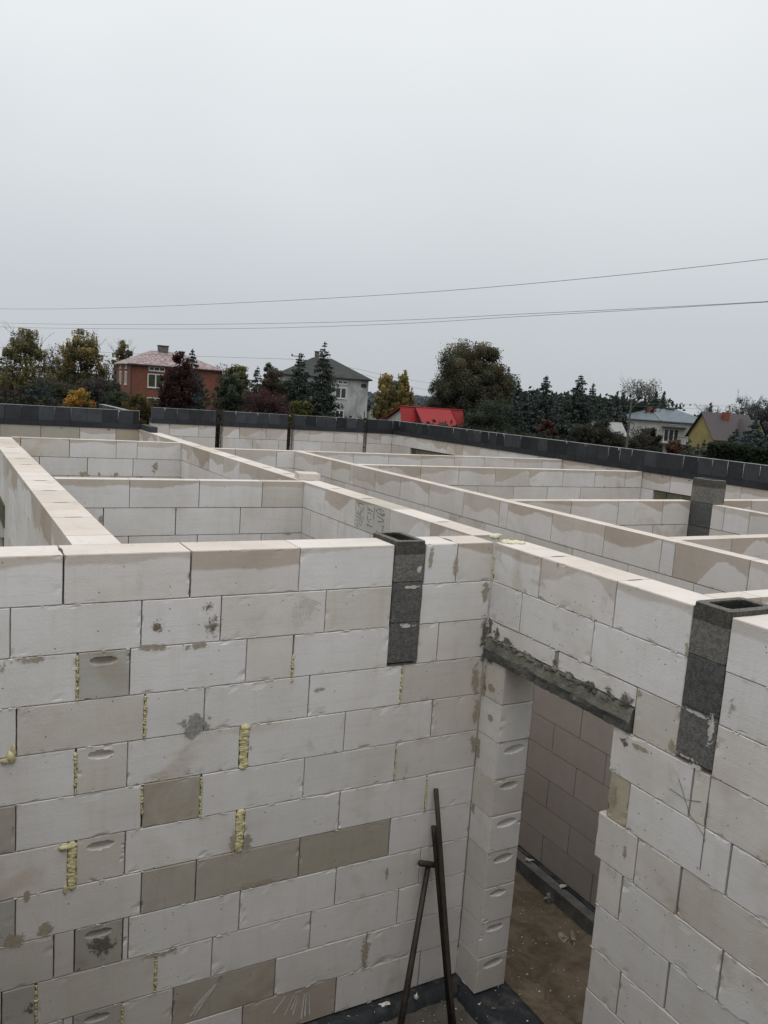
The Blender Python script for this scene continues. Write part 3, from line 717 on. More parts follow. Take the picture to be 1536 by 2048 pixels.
o=m.build('damp_proof_strip',M['membrane'],smooth=True); tag(o,'black damp proof membrane under the front walls and across the doorway','membrane')
m=MB(); m.box((-4.6,.0,-.4),(.0,.24,-.02)); m.box((.0,-5.0,-.4),(.24,.24,-.02)); o=m.build('foundation',M['lintel']); tag(o,kind='structure')
m=MB(); m.box((1.27,-4.9,-.3),(1.60,6.9,-.004),tone=(.15,.15,.145)); o=m.build('foundation_ledge',M['lintel']); tag(o,'grey concrete footing strip along the foot of the wall beyond the doorway','footing')
m=MB(); m.box((1.355,-4.9,-.003),(1.395,6.68,.004)); m.build('damp_strip_edge',M['membrane'],o)
# crumbs and scraps
def chunk(name,label,x,y,z,r,mat,seed,cat='scrap',rough=.7):
    m=MB(); m.blob((0,0,0),r,seed,rough,7,5); q=m.build(name,M[mat]); q.location=(x,y,z); q.rotation_euler=(random.random(),random.random(),random.random()*6); tag(q,label,cat); return q
M['chipb']=mat_plain('dusty_chip',(.40,.36,.30),(.24,.20,.15),25)
M['foil']=mat_plain('crumpled_foil',(.55,.56,.57),(.25,.26,.27),30,.35,60,.8,.01,.6,.5)
chunk('foil_scrap','small crumpled silver foil scrap on the sand beyond the doorway',1.257,.526,-.10,(.045,.035,.022),'foil',3)
chunk('block_shard','pointed pale shard of block on the sand near the doorway edge',1.085,.06,-.085,(.016,.022,.045),'chipb',9)
chunk('block_shard','brownish broken chip beside the pointed shard on the sand',1.03,.115,-.10,(.035,.022,.016),'chipb',12)
chunk('block_shard','pale chip on the sand close to the door pillar',1.30,1.0,-.105,(.04,.022,.016),'glue',15)
chunk('block_shard','white lump of foam on the footing strip, farther one',1.33,.90,.01,(.02,.045,.012),'glue',17)
chunk('block_shard','white crumbs heap on the footing strip, nearer one',1.34,.50,.006,(.02,.045,.009),'glue',19)
chunk('block_shard','white triangular chip on the black membrane below the front left wall',-.58,-.06,.004,(.018,.012,.026),'glue',22)
chunk('block_shard','small white chip on the membrane just left of the steel bars',-.36,-.075,.002,(.016,.014,.012),'glue',25)
m=MB()
for i in range(520):
    if i<330: x=random.uniform(.35,1.25); y=random.uniform(-1.2,1.6); z=-.115
    else: x=random.uniform(-1.6,.2); y=random.uniform(-.8,-.03); z=-.07 if y<-.09 and x<-.05 else .001
    r=random.choice((.0015,.002,.002,.003,.003,.005)); m.blob((x,y,z+r*.3),(r*random.uniform(.7,1.6),r*random.uniform(.7,1.6),r*.7),i,.6,5,4)
o=m.build('block_crumbs',M['glue']); tag(o,'fine white crumbs of block scattered over the sand and membrane','crumbs',kind='stuff')

# ------------------------------------------------------------------ steel bars leaning in the corner
m=MB(); m.tube([(-.262,-.40,-.09),(-.275,-.325,.17),(-.30,-.10,1.10),(-.308,-.03,1.385)],[.0165,.0165,.0155,.0155],10)
o=m.build('steel_bar',M['steel'],smooth=True); tag(o,'longest rusty steel pipe leaning in the corner of the walls','pipe')
m=MB(); m.tube([(-.285,-.40,-.09),(-.30,-.05,1.06),(-.302,-.028,1.135)],[.0165,.0165,.016],10)
o=m.build('steel_bar',M['steel2'],smooth=True); tag(o,'shorter dark steel pipe leaning left of the longest pipe','pipe')
r=empty('t_handled_bar',(-.60,-.30,-.09)); tag(r,'dark iron bar with a short crosspiece on top leaning on the wall','tool')
m=MB(); m.tube([(-.02,0,0),(.05,.06,.24),(.278,.262,.975)],[.021,.021,.017],8); m.build('shaft',M['steel2'],r,smooth=True)
m=MB(); m.tube([(.20,.250,1.005),(.215,.251,1.002),(.345,.256,.955)],[.016,.020,.018],10); m.build('crosspiece',M['steel'],r,smooth=True)

# ------------------------------------------------------------------ terrain
m=MB(); N=70
xs=[-400*( (1-2*i/N)) for i in range(N+1)]
def terr(x,y): return ground_z(x,y)
us=sorted(set([-900,-600,-400,-300,-220]+list(range(-160,161,10))+[220,300,400,600,900]))
ds=[-60,-30,-15,-5,0,5,10,14,16,18,20,25,30,36,44,55,70,85,100,120,150,190,250,330,450,700,1200,2500]
for d in ds:
    for u in us:
        uu=u*(1+max(0,d)/300.0); p=CP+FWD*d+RGT*uu
        q=ground_z(p[0],p[1]) if d>0 else -.55
        m.v.append((p[0],p[1],max(-9,q)))
for j in range(len(ds)-1):
    for i in range(len(us)-1):
        a=j*len(us)+i; m.face((a,a+1,a+len(us)+1,a+len(us)))
M['grass']=mat_soil('autumn_grass',(.045,.055,.022),(.075,.07,.035),(.035,.03,.018),.6)
o=m.build('ground',M['grass']); tag(o,kind='structure')
# ------------------------------------------------------------------ foliage
def mat_leaf(name,trans=.15):
    t=NT(name); a=t.attr('tone'); t.bsdf(a,.75,None,spec=.15,trans=trans); return t.m
M['leaf']=mat_leaf('leaves',.28); M['needle']=mat_leaf('needles',.04)
M['bark']=mat_plain('bark',(.055,.048,.040),(.03,.026,.022),6); M['bark_w']=mat_plain('birch_bark',(.42,.41,.38),(.10,.095,.09),5)
def leaf_obj(name, P, size, C, parent, mat, aspect=1.0, up=None):
    """many small leaf-sized rhombs; P centres (n,3), size (n,), C colours (n,3)"""
    n=len(P); d=np.random.normal(size=(n,3)); d/=np.linalg.norm(d,axis=1)[:,None]
    if up is not None: d=d*.45+np.array(up); d/=np.linalg.norm(d,axis=1)[:,None]
    e=np.random.normal(size=(n,3)); e-=d*(e*d).sum(1)[:,None]; e/=np.linalg.norm(e,axis=1)[:,None]
    a=d*size[:,None]*aspect; b=e*size[:,None]*.55
    V=np.empty((n,4,3)); V[:,0]=P-a; V[:,1]=P+b-a*.1; V[:,2]=P+a; V[:,3]=P-b-a*.1
    me=bpy.data.meshes.new(name); me.vertices.add(4*n); me.vertices.foreach_set('co',V.ravel())
    me.loops.add(4*n); me.loops.foreach_set('vertex_index',np.arange(4*n,dtype=np.int32))
    me.polygons.add(n); me.polygons.foreach_set('loop_start',np.arange(0,4*n,4,dtype=np.int32)); me.polygons.foreach_set('loop_total',np.full(n,4,dtype=np.int32))
    me.update(calc_edges=True)
    at_=me.color_attributes.new(name='tone',type='FLOAT_COLOR',domain='CORNER')
    cc=np.ones((n,4,4),dtype=np.float32); cc[:,:,:3]=C[:,None,:]; at_.data.foreach_set('color',cc.ravel())
    me.validate(); return link(name,me,parent,mat)
def haze(c, depth):
    return np.array(c)
def pick(pal, n, w=None):
    pal=np.array(pal); i=np.random.choice(len(pal),n,p=w); return pal[i]*np.random.uniform(.75,1.22,(n,1))
def twigs(m, p, d, L, r, lev, spread=.55, droop=0.0):
    """recursive limbs"""
    q=p+d*L; mid=p+d*L*.5+Vector((random.uniform(-1,1),random.uniform(-1,1),random.uniform(-1,1)))*L*.05
    m.tube([p,mid,q],[r,r*.8,r*.6],4 if lev<2 else 5,cap=False)
    if lev<=0: return
    for i in range(random.choice((2,3,3)) if lev>1 else random.choice((2,3,4))):
        nd=(d+Vector((random.uniform(-1,1),random.uniform(-1,1),random.uniform(-.5,1)-droop))*spread).normalized()
        twigs(m, p.lerp(q,random.uniform(.45,1)), nd, L*random.uniform(.55,.8), r*.55, lev-1, spread, droop)
def tree(kind, px, py, wpx, depth, pal, label, cat='tree', name='tree', dens=1.0, group=None, base=None, lo=None, bare=.0, leaf=None, bark='bark', hbase=None):
    x,y,zt=at(px,py,depth); gz=ground_z(x,y) if hbase is None else hbase; Ht=max(.8,zt-gz); R=wpx/2/F*depth
    root=empty(name,(x,y,gz)); tag(root,label,cat,group)
    S_=leaf if leaf else max(.055,depth*.00105)
    fz=max(0,(depth-45)/640.0); pal=[np.array(c)*(1-fz)+np.array((.36,.40,.43))*fz for c in pal]  # distance haze mixed into the leaf colours
    if kind=='conifer':
        m=MB(); m.tube([(0,0,0),(0,0,Ht*.6),(0,0,Ht*.995)],[.03*Ht*.5,.012*Ht*.5,.004],6); m.build('trunk',M['bark'],root)
        P=[];C=[]; b0=.06 if lo is None else lo
        nwh=int(max(16,Ht*4.6)); 
        for w in range(nwh):
            t=b0+(1-b0)*(w+random.random()*.6)/nwh; rad=R*1.75*(1-t)**.78*random.uniform(.82,1.15)+.05
            if t>.9: rad=max(rad,R*.10)
            nb=max(4,int(11*(1-t)+4))
            for i in range(nb):
                ph=random.random()*2*PI; L=rad*random.uniform(.65,1.18); n=max(5,int(L*dens*27))
                s=np.random.uniform(.05,1,n)**.6
                dz=-s*L*.30+ (s**3)*L*.14
                wd=(1-s)*L*.22+.06
                pts=np.stack([np.cos(ph)*s*L-np.sin(ph)*np.random.normal(size=n)*wd, np.sin(ph)*s*L+np.cos(ph)*np.random.normal(size=n)*wd, t*Ht+dz-np.abs(np.random.normal(size=n))*.16*min(1.2,L)],1)
                P.append(pts); C.append(pick(pal,n)*(.45+.8*s[:,None])*(.8+.4*t))  # needle colour darkened inward and low to stand for crown shade
        nt=14; tz=np.linspace(.93,1.0,nt); P.append(np.stack([np.random.normal(size=nt)*.04,np.random.normal(size=nt)*.04,tz*Ht],1)); C.append(pick(pal,nt))
        P=np.concatenate(P);C=np.concatenate(C)
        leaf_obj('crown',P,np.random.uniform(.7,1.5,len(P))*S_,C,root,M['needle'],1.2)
    elif kind in('round','birch','weep','bush'):
        b0={'round':.16,'birch':.12,'weep':.1,'bush':-.02}[kind] if lo is None else lo
        m=MB(); h0=Ht*max(.05,b0+.15); r0=max(.05,Ht*.018)
        m.tube([(0,0,-.2),(random.uniform(-.1,.1),0,h0),(random.uniform(-.2,.2),random.uniform(-.2,.2),Ht*.8)],[r0*1.3,r0,r0*.3],7)
        for i in range(9 if kind!='bush' else 5):
            ph=random.random()*2*PI; z=h0*random.uniform(.6,1.2)+Ht*.3*random.random(); e=Vector((math.cos(ph)*R*.75,math.sin(ph)*R*.75,z+Ht*random.uniform(.1,.35)))
            m.tube([(0,0,z),tuple(Vector((0,0,z)).lerp(e,.5)+Vector((0,0,-.1))),tuple(e)],[r0*.5,r0*.3,r0*.12],5)
        m.build('trunk',M[bark],root)
        if bare>0:
            m=MB()
            for i in range(int(26*bare)):
                ph=random.random()*2*PI; z=Ht*random.uniform(.35,.8); L=Ht*random.uniform(.10,.2)
                rr=R*.5*random.random(); twigs(m,Vector((math.cos(ph)*rr,math.sin(ph)*rr,z)),Vector((math.cos(ph)*.6,math.sin(ph)*.6,1)).normalized(),L,.018*depth/60,2,.5)
            m.build('twigs',M[bark] if bark=='bark' else M['bark'],root)
        nc=int({'round':120,'birch':110,'weep':90,'bush':60}[kind]*dens**.5)
        P=[];C=[]
        zc=(b0+1)/2*Ht; hz=(1-b0)/2*Ht
        for i in range(nc):
            v=np.random.normal(size=3); v/=np.linalg.norm(v); rr=np.random.uniform(.25,1)**.5
            en=1+.28*noise.noise(Vector((v[0]*2.3+px,v[1]*2.3,v[2]*2.3)))*1.6
            taper=1.0
            if kind in('birch','weep'): taper=1-.45*max(0,v[2]*rr)
            c=np.array([v[0]*R*rr*en*taper, v[1]*R*rr*en*taper, zc+v[2]*hz*rr*min(1.03,en)])
            cs=(.30 if kind!='bush' else .34)*R*random.uniform(.5,1.0)
            n=int(165*dens*random.uniform(.6,1.3))
            q=np.clip(np.random.normal(size=(n,3)),-1.9,1.9)*cs*.5
            if kind in('birch','weep'):
                k=3.4 if kind=='weep' else 1.6
                sid=np.random.randint(0,9 if kind=='weep' else 14,n); off=np.random.normal(size=(14,2))*cs*.55
                q[:,0]=off[sid,0]+np.random.normal(size=n)*.05; q[:,1]=off[sid,1]+np.random.normal(size=n)*.05
                q[:,2]=-np.random.random(n)*cs*k+cs*.6
            pts=c+q
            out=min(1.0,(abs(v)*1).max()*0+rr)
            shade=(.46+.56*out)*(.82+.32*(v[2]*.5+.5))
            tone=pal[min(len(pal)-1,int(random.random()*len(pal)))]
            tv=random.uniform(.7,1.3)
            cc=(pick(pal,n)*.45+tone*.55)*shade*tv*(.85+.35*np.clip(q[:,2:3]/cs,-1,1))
            P.append(pts);C.append(np.clip(cc,.003,.9))
        P=np.concatenate(P);C=np.concatenate(C)
        ok=P[:,2]>-.3
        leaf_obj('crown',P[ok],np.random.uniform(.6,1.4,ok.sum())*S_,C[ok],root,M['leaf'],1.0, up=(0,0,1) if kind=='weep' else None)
    elif kind=='bare':
        m=MB(); r0=max(.05,Ht*.016); m.tube([(0,0,-.2),(.05,0,Ht*.35),(0,.1,Ht*.6)],[r0*1.3,r0,r0*.6],7); m.build('trunk',M['bark'],root)
        m=MB()
        for i in range(int(13*dens)):
            ph=random.random()*2*PI; z=Ht*random.uniform(.2,.6); d=Vector((math.cos(ph)*R/Ht*1.7,math.sin(ph)*R/Ht*1.7,1)).normalized()
            twigs(m,Vector((0,0,z)),d,Ht*random.uniform(.16,.24),.03*depth/70,3,.55)
        m.build('branches',M['bark'],root)
        n=int(900*dens); v=np.random.normal(size=(n,3)); v/=np.linalg.norm(v,axis=1)[:,None]; v*=np.random.uniform(.3,1,(n,1))
        P=np.stack([v[:,0]*R,v[:,1]*R,Ht*.62+v[:,2]*Ht*.36],1)
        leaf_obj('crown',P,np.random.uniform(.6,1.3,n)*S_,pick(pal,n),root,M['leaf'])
    return root

YG=[(.27,.23,.09),(.19,.18,.08),(.32,.24,.08),(.13,.14,.065)]
YO=[(.38,.25,.06),(.16,.12,.035),(.10,.095,.035)]
OL=[(.06,.06,.024),(.085,.075,.028),(.04,.045,.02)]
DG=[(.022,.031,.019),(.032,.042,.026),(.015,.022,.014)]
BS=[(.028,.046,.044),(.038,.058,.055),(.018,.030,.030)]
MG=[(.038,.055,.026),(.055,.072,.032),(.025,.037,.02)]
RD=[(.085,.030,.028),(.060,.026,.026),(.048,.028,.024)]
RB=[(.20,.055,.035),(.12,.045,.03),(.07,.04,.025)]
GD=[(.055,.064,.030),(.085,.078,.032),(.034,.044,.022),(.115,.088,.034)]
BN=[(.05,.042,.036),(.075,.062,.05)]
HZ=[(.055,.066,.062),(.07,.08,.075),(.042,.052,.052)]  # leaf colours greyed to carry distant mist
PALE=[(.20,.19,.13),(.14,.14,.11),(.10,.10,.085)]
WY=[(.30,.22,.06),(.18,.135,.04),(.12,.10,.035)]

T=tree
T('conifer',4,715,70,85,DG,'dark conifer cut by the left picture edge',name='conifer_tree')
T('birch',58,652,96,82,YG,'tallest yellow-green birch at the far left',name='birch_tree',dens=1.5,bare=.4)
T('bare',112,684,56,88,[(.05,.03,.035),(.035,.022,.026)],'nearly leafless dark tree between the two yellow birches',name='bare_tree',dens=1.5)
T('birch',168,662,90,86,YG+YO,'yellow birch left of the red brick house',name='birch_tree',dens=1.5,bare=.5)
T('bare',216,706,50,96,BN,'bare grey tree touching the left side of the brick house',name='bare_tree',dens=1.3)
T('birch',252,680,48,118,WY+YG,'small golden birch behind the brick house roof',name='birch_tree',dens=1.0,bare=.4)
T('conifer',76,752,92,70,BS,'blue-grey spruce below the tallest birch',name='spruce_tree',dens=1.3)
T('bush',155,776,62,62,[(.50,.24,.03),(.24,.22,.05),(.12,.13,.04),(.55,.25,.03)],'orange and yellow maple bush above the left parapet',name='maple_bush',cat='bush',dens=1.0)
T('round',118,766,80,74,OL+DG,'dark olive shrub mass behind the orange bush',name='shrub',cat='bush')
T('round',205,758,90,76,[(.05,.042,.035),(.035,.033,.026)],'dull brown thicket left of the brick house',name='shrub',cat='bush',dens=1.1)
T('bush',14,768,90,70,[(.06,.032,.024),(.04,.028,.02)],'reddish brown bush at the left picture edge',name='shrub',cat='bush')
T('bush',238,774,66,66,MG,'green rounded bush under the narrow windows of the brick house',name='shrub',cat='bush')
T('bush',282,778,64,60,[(.10,.075,.022),(.07,.062,.025),(.13,.09,.02)],'olive yellow bush under the front of the brick house',name='shrub',cat='bush')
T('conifer',338,752,76,66,DG,'low dark spruce left of the dark red tree',name='spruce_tree',dens=1.3)
T('conifer',387,700,66,70,BS,'tall blue spruce in front of the brick house',name='spruce_tree',dens=1.7)
T('birch',362,706,70,64,RD,'dark red maple in front of the brick house',name='maple_tree',dens=1.3,lo=.22)
T('bare',446,722,40,110,BN,'bare tree just right of the brick house',name='bare_tree',dens=1.0)
T('conifer',412,778,70,64,DG,'small dark spruce at the foot of the blue spruce',name='spruce_tree')
T('birch',478,722,60,90,MG+YG,'yellow-green tree right of the brick house',name='birch_tree',dens=1.2)
T('round',462,752,74,82,MG,'dark green tree filling the gap beside the brick house',name='broadleaf_tree',dens=1.0)
T('conifer',517,734,44,92,DG,'slim dark conifer left of the red bushes',name='conifer_tree')
T('round',548,726,50,96,MG+DG,'green treetop above the bright red tree',name='broadleaf_tree')
T('round',556,745,74,80,RB+RD+MG,'bright red and green tree left of the grey house',name='rowan_tree',dens=1.2)
T('bush',536,776,106,70,RD,'broad dark red bush in front of the bright red tree',name='shrub',cat='bush',dens=1.5)
T('conifer',604,706,62,76,DG,'left of the two spruces before the grey house',name='spruce_tree',dens=1.5)
T('conifer',651,686,66,72,DG,'taller right spruce before the grey house with sparse tip',name='spruce_tree',dens=1.5)
T('bush',600,786,60,40,[(.12,.115,.03),(.08,.085,.028),(.05,.055,.02)],'yellow-green bush rising behind the slot of the back wall',name='shrub',cat='bush',dens=1.4)
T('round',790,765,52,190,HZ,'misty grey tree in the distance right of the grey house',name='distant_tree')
T('weep',776,738,46,92,[(.40,.30,.08),(.28,.23,.07),(.17,.15,.06)],'left half of the golden weeping birches, the shorter one',name='weeping_birch',dens=1.3,bark='bark_w')
T('weep',812,736,44,94,[(.42,.31,.09),(.30,.24,.075)],'right golden weeping birch with white stems',name='weeping_birch',dens=1.2,bark='bark_w')
T('bare',855,790,60,170,[(.08,.085,.09)],'faint bare tree in the mist behind the red roof',name='bare_tree',dens=1.2)
T('bare',884,782,30,150,[(.16,.11,.06)],'faint brownish treetop beside the large linden',name='bare_tree')
T('round',950,684,146,88,GD,'very large linden with golden tints right of the red roof',name='linden_tree',dens=4.2,lo=.02)
T('round',905,745,86,86,GD[:3],'lower left shoulder of foliage beside the big linden',name='linden_tree',dens=2.0,lo=.0)
T('bush',985,800,110,76,DG+MG,'dark undergrowth below the big linden',name='shrub',cat='bush',dens=1.8)
T('conifer',1016,735,40,110,DG+MG,'thin conifer rising from behind the big linden',name='conifer_tree')
# forest edge
fx=[(1036,762,34,120),(1052,785,40,112),(1072,782,34,125),(1092,752,58,95),(1112,790,38,118),(1122,786,32,120),(1136,782,34,108),(1160,750,74,92),(1185,768,40,104),(1200,790,46,102),(1218,798,44,106),(1234,783,30,118),(1246,786,28,122),(1030,800,60,100),(1075,808,60,90),(1125,812,60,108),(1190,812,60,110)]
FD=[(.024,.036,.024),(.034,.046,.031),(.018,.028,.020)]
names=['leftmost small conifer of the forest edge','low conifer beside the leftmost of the forest edge','narrow conifer left of the big forest spruce','large spruce, left of the two that stand out of the forest','faint conifer right of the left big spruce','tiny pointed conifer in the middle of the forest edge','middle conifer just left of the tallest forest spruce','tallest broad spruce of the forest edge','conifer leaning on the right of the tallest spruce','low conifer right of the tallest spruce','last dark conifer before the lamp post','left of two pointed spruces beneath the pale tree','right of two pointed spruces beneath the pale tree','dark lower fir below the leftmost forest conifers','dark lower fir in front of the left big spruce','dark lower fir in the middle of the forest foot','dark lower fir below the tallest spruce']
for (a,b,w,d),nm in zip(fx,names): T('conifer',a,b,w,d,FD,nm,name='conifer_tree',dens=1.5,group=None)
T('round',1290,760,92,150,PALE,'pale thin-leaved tree above the blue-roofed house',name='broadleaf_tree',dens=.45,bare=1.2,lo=.3)
T('conifer',1311,783,26,145,FD,'dark spruce left above the blue-grey roof',name='spruce_tree')
T('conifer',1327,784,28,142,FD,'dark spruce right above the blue-grey roof',name='spruce_tree')
T('bare',1422,802,54,150,BN,'bare tree behind the brown roof',name='bare_tree',dens=1.0)
T('conifer',1420,806,16,148,HZ,'tiny spruce behind the brown roof ridge',name='spruce_tree')
T('round',1498,788,84,150,HZ+PALE,'misty thin tree at the right above the yellow house',name='broadleaf_tree',dens=.6,bare=1.0,lo=.1)
T('round',1530,800,60,130,BN+HZ,'brownish misty tree at the right picture edge',name='broadleaf_tree',dens=.8)
T('conifer',1512,838,84,95,BS,'large blue spruce right of the yellow house',name='spruce_tree',dens=1.5)
T('conifer',1474,858,50,98,BS+MG,'smaller blue-green spruce left of the large one at right',name='spruce_tree',dens=1.2)
T('round',1096,840,40,78,[(.10,.035,.022),(.05,.035,.022)],'reddish shrub left of the dark barn',name='shrub',cat='bush')
T('round',1200,842,92,74,[(.036,.038,.02),(.05,.042,.022),(.026,.03,.018)],'big rounded dark bush in front of the barn',name='shrub',cat='bush',dens=2.2,lo=-.02)
T('bare',1282,850,54,80,[(.05,.04,.032),(.035,.03,.022)],'dark fruit tree with crooked branches right of the lamp post',name='fruit_tree',dens=2.0)
T('round',1300,856,50,84,[(.045,.042,.026),(.032,.033,.02)],'dark fruit tree before the balcony of the pale house',name='fruit_tree',dens=1.2,bare=.5)
T('bush',1252,868,60,78,[(.036,.034,.02),(.026,.027,.017)],'low dark bush at the foot of the lamp post',name='shrub',cat='bush')
T('bush',1356,874,34,84,[(.16,.06,.025),(.09,.05,.025)],'orange-brown bush below the balcony',name='shrub',cat='bush')
T('conifer',1381,878,44,82,BS,'small blue spruce in front of the pale house corner',name='spruce_tree',dens=1.2,lo=0)
T('conifer',1411,880,13,100,DG,'narrow columnar thuja by the yellow wall',name='thuja',lo=0)
T('conifer',1399,888,12,98,DG,'second shorter thuja left of the columnar one',name='thuja',lo=0)
T('bush',1408,902,34,86,BS,'low grey-green juniper under the thujas',name='shrub',cat='bush')
T('bush',1440,880,50,92,[(.07,.065,.03),(.05,.05,.025)],'olive shrub beneath the brown roof',name='shrub',cat='bush')
# clipped hedge at the right
x0,y0,_=at(1428,890,70); x1,y1,_=at(1640,905,62)
r=empty('hedge',(x0,y0,ground_z(x0,y0))); tag(r,'long clipped dark green hedge at the right edge','hedge')
n=26000; s=np.random.random(n); w=np.random.uniform(-.8,.8,n); zt=at(1440,887,70)[2]-r.location.z
hz=np.random.random(n)**.6*zt*(1+.02*np.sin(s*40)); ux=np.array([x1-x0,y1-y0]); L=np.linalg.norm(ux); ud=ux/L; nd=np.array([-ud[1],ud[0]])
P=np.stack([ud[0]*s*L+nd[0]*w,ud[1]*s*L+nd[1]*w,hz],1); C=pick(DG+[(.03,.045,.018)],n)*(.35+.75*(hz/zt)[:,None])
leaf_obj('foliage',P,np.random.uniform(.6,1.3,n)*.13,C,r,M['leaf'])
m=MB(); m.box((0,-.4,0),(L,.4,zt*.85)); hb=m.build('stems',M['bark'],r); hb.rotation_euler=(0,0,math.atan2(ud[1],ud[0]))
# far wood and hill, too far to count
def wood(label,px0,px1,py,depth,pal,n,thick=30,hmin=.4,sz=.5):
    k=np.random.random(n); P=np.zeros((n,3)); 
    A_=np.array(at(px0,py,depth)); B_=np.array(at(px1,py+ (px1-px0)*.0703,depth)); gz=ground_z(A_[0],A_[1])
    P[:,0]=A_[0]+(B_[0]-A_[0])*k+np.random.uniform(0,thick,n)*FWD[0]; P[:,1]=A_[1]+(B_[1]-A_[1])*k+np.random.uniform(0,thick,n)*FWD[1]
    prof=np.array([1+.35*noise.noise(Vector((q*(px1-px0)/16.0,depth,0)))+.22*noise.noise(Vector((q*(px1-px0)/5.0,depth,4))) for q in k])
    top=(A_[2]-gz)*prof; P[:,2]=gz+top*np.random.random(n)**.7
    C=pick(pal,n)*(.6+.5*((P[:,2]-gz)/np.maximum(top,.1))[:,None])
    o=leaf_obj('far_wood',P,np.random.uniform(.6,1.4,n)*sz,C,None,M['leaf']); tag(o,label,'woodland',kind='stuff')
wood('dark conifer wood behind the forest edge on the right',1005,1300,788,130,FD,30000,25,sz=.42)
wood('misty wooded ridge far behind the red roof',700,905,786,420,[(.15,.17,.18),(.18,.20,.21),(.12,.14,.15)],7000,60,sz=1.3)  # mist of the distance put into these colours
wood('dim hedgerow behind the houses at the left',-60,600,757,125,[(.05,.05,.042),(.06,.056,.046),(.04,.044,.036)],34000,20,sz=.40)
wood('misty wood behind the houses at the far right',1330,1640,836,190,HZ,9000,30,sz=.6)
wood('dark undergrowth behind the parapet in the middle',560,1120,838,62,[(.022,.025,.018),(.030,.032,.02)],16000,8,sz=.2)
wood('dark undergrowth behind the parapet at the left',-60,560,800,60,[(.022,.025,.018),(.034,.030,.02)],22000,8,sz=.2)

# ------------------------------------------------------------------ houses
def place(name,px,depth,ang,label,cat='house'):
    x,y,_=at(px,hor(px),depth); g=ground_z(x,y); r=empty(name,(x,y,g),-0.504923+math.radians(ang)); tag(r,label,cat); return r,g
def zat(px,py,depth,g): return CP[2]+(hor(px)-py)/F*depth-g
M['pane']=mat_plain('window_glass',(.025,.028,.03),(.05,.052,.05),1.2,.15,5,.05,.001,0,.6)
M['wframe']=mat_plain('white_window_frame',(.66,.66,.65),(.56,.56,.55),3)
M['curtain']=mat_plain('dark_curtain',(.055,.06,.03),(.035,.04,.025),2)
def window(parent,x0,x1,z0,z1,y=0.0,mull=1,fw=.07,pane='pane',side=None,proud=.05):
    """window in a wall plane; side=None: local front wall y=const, side='x': wall x=const (y is that x)"""
    def bx(a,b,c,d,p0,p1,m):
        if side is None: m.box((a,y-p1,c),(b,y-p0,d))
        else: m.box((y-p1,a,c),(y-p0,b,d))
    m=MB(); bx(x0,x1,z0,z0+fw,0.0,proud,m); bx(x0,x1,z1-fw,z1,0.0,proud,m); bx(x0,x0+fw,z0+fw,z1-fw,0,proud-.002,m); bx(x1-fw,x1,z0+fw,z1-fw,0,proud-.002,m)
    for i in range(mull):
        c=x0+(x1-x0)*(i+1)/(mull+1); bx(c-fw*.6,c+fw*.6,z0+fw,z1-fw,0,proud-.002,m)
    f=m.build('window',M['wframe'],parent)
    m=MB(); bx(x0+fw,x1-fw,z0+fw,z1-fw,.0,.012,m); m.build('pane',M[pane],f)
    m=MB(); bx(x0-.05,x1+.05,z0-.06,z0-.002,0,proud+.04,m); m.build('sill',M['wframe'],f)
    return f
def hip(x0,x1,y0,y1,ze,zr,ra,rb,oh=.35,th=.12):
    """hip roof mesh with eaves"""
    m=MB(); X0,X1,Y0,Y1=x0-oh,x1+oh,y0-oh,y1+oh; yc=(y0+y1)/2
    v=[(X0,Y0,ze),(X1,Y0,ze),(X1,Y1,ze),(X0,Y1,ze),(ra,yc,zr),(rb,yc,zr)]
    lo=[(p[0],p[1],p[2]-th) for p in v[:4]]
    def q(*i): m.quad([v[k] for k in i])
    q(0,1,5,4); q(1,2,5); q(2,3,4,5); q(3,0,4)
    for a,b in ((0,1),(1,2),(2,3),(3,0)): m.quad([lo[a],lo[b],v[b],v[a]])
    m.quad([lo[3],lo[2],lo[1],lo[0]])
    return m
def mat_brick(name,c1,c2,mort,sc=1.0,wx=.25,wz=.075):
    t=NT(name); o=t.obj(); s=t.n('ShaderNodeSeparateXYZ'); t.l(o,s.inputs[0]); cb=t.n('ShaderNodeCombineXYZ'); t.l(t.math('ADD',s.outputs[0],s.outputs[1]),cb.inputs[0]); t.l(s.outputs[2],cb.inputs[1])
    b=t.n('ShaderNodeTexBrick'); t.l(cb.outputs[0],b.inputs['Vector']); b.inputs['Scale'].default_value=sc; b.inputs['Color1'].default_value=c4(c1); b.inputs['Color2'].default_value=c4(c2); b.inputs['Mortar'].default_value=c4(mort)
    b.inputs['Brick Width'].default_value=wx; b.inputs['Row Height'].default_value=wz; b.inputs['Mortar Size'].default_value=.008
    n=t.noise(o,1.3,5.0,.65); c=t.mix(t.mr(n,.35,.7,0,.5),b.outputs['Color'],t.mix(1.0,b.outputs['Color'],(.6,.58,.6,1),'MULTIPLY'))
    t.bsdf(c,.9,b.outputs['Fac'],.2,.01); return t.m
M['brick']=mat_brick('red_brick',(.26,.085,.05),(.19,.062,.04),(.15,.11,.09))
M['plaster_g']=mat_plain('weathered_grey_plaster',(.46,.47,.48),(.23,.235,.24),.9,.9,30,.4,.01,lo=.38,hi=.72,stretch=(1,1,.45))
M['plaster_w']=mat_plain('pale_plaster',(.47,.465,.44),(.38,.375,.355),.7)
M['plaster_y']=mat_plain('yellow_plaster',(.34,.275,.115),(.28,.225,.10),.7)
M['roof_old']=mat_plain('faded_red_sheet_roof',(.19,.095,.095),(.33,.315,.32),3.2,.6,20,.2,.01,lo=.38,hi=.64)
M['roof_dark']=mat_plain('dark_tarred_roof',(.05,.052,.052),(.032,.034,.034),1.0)
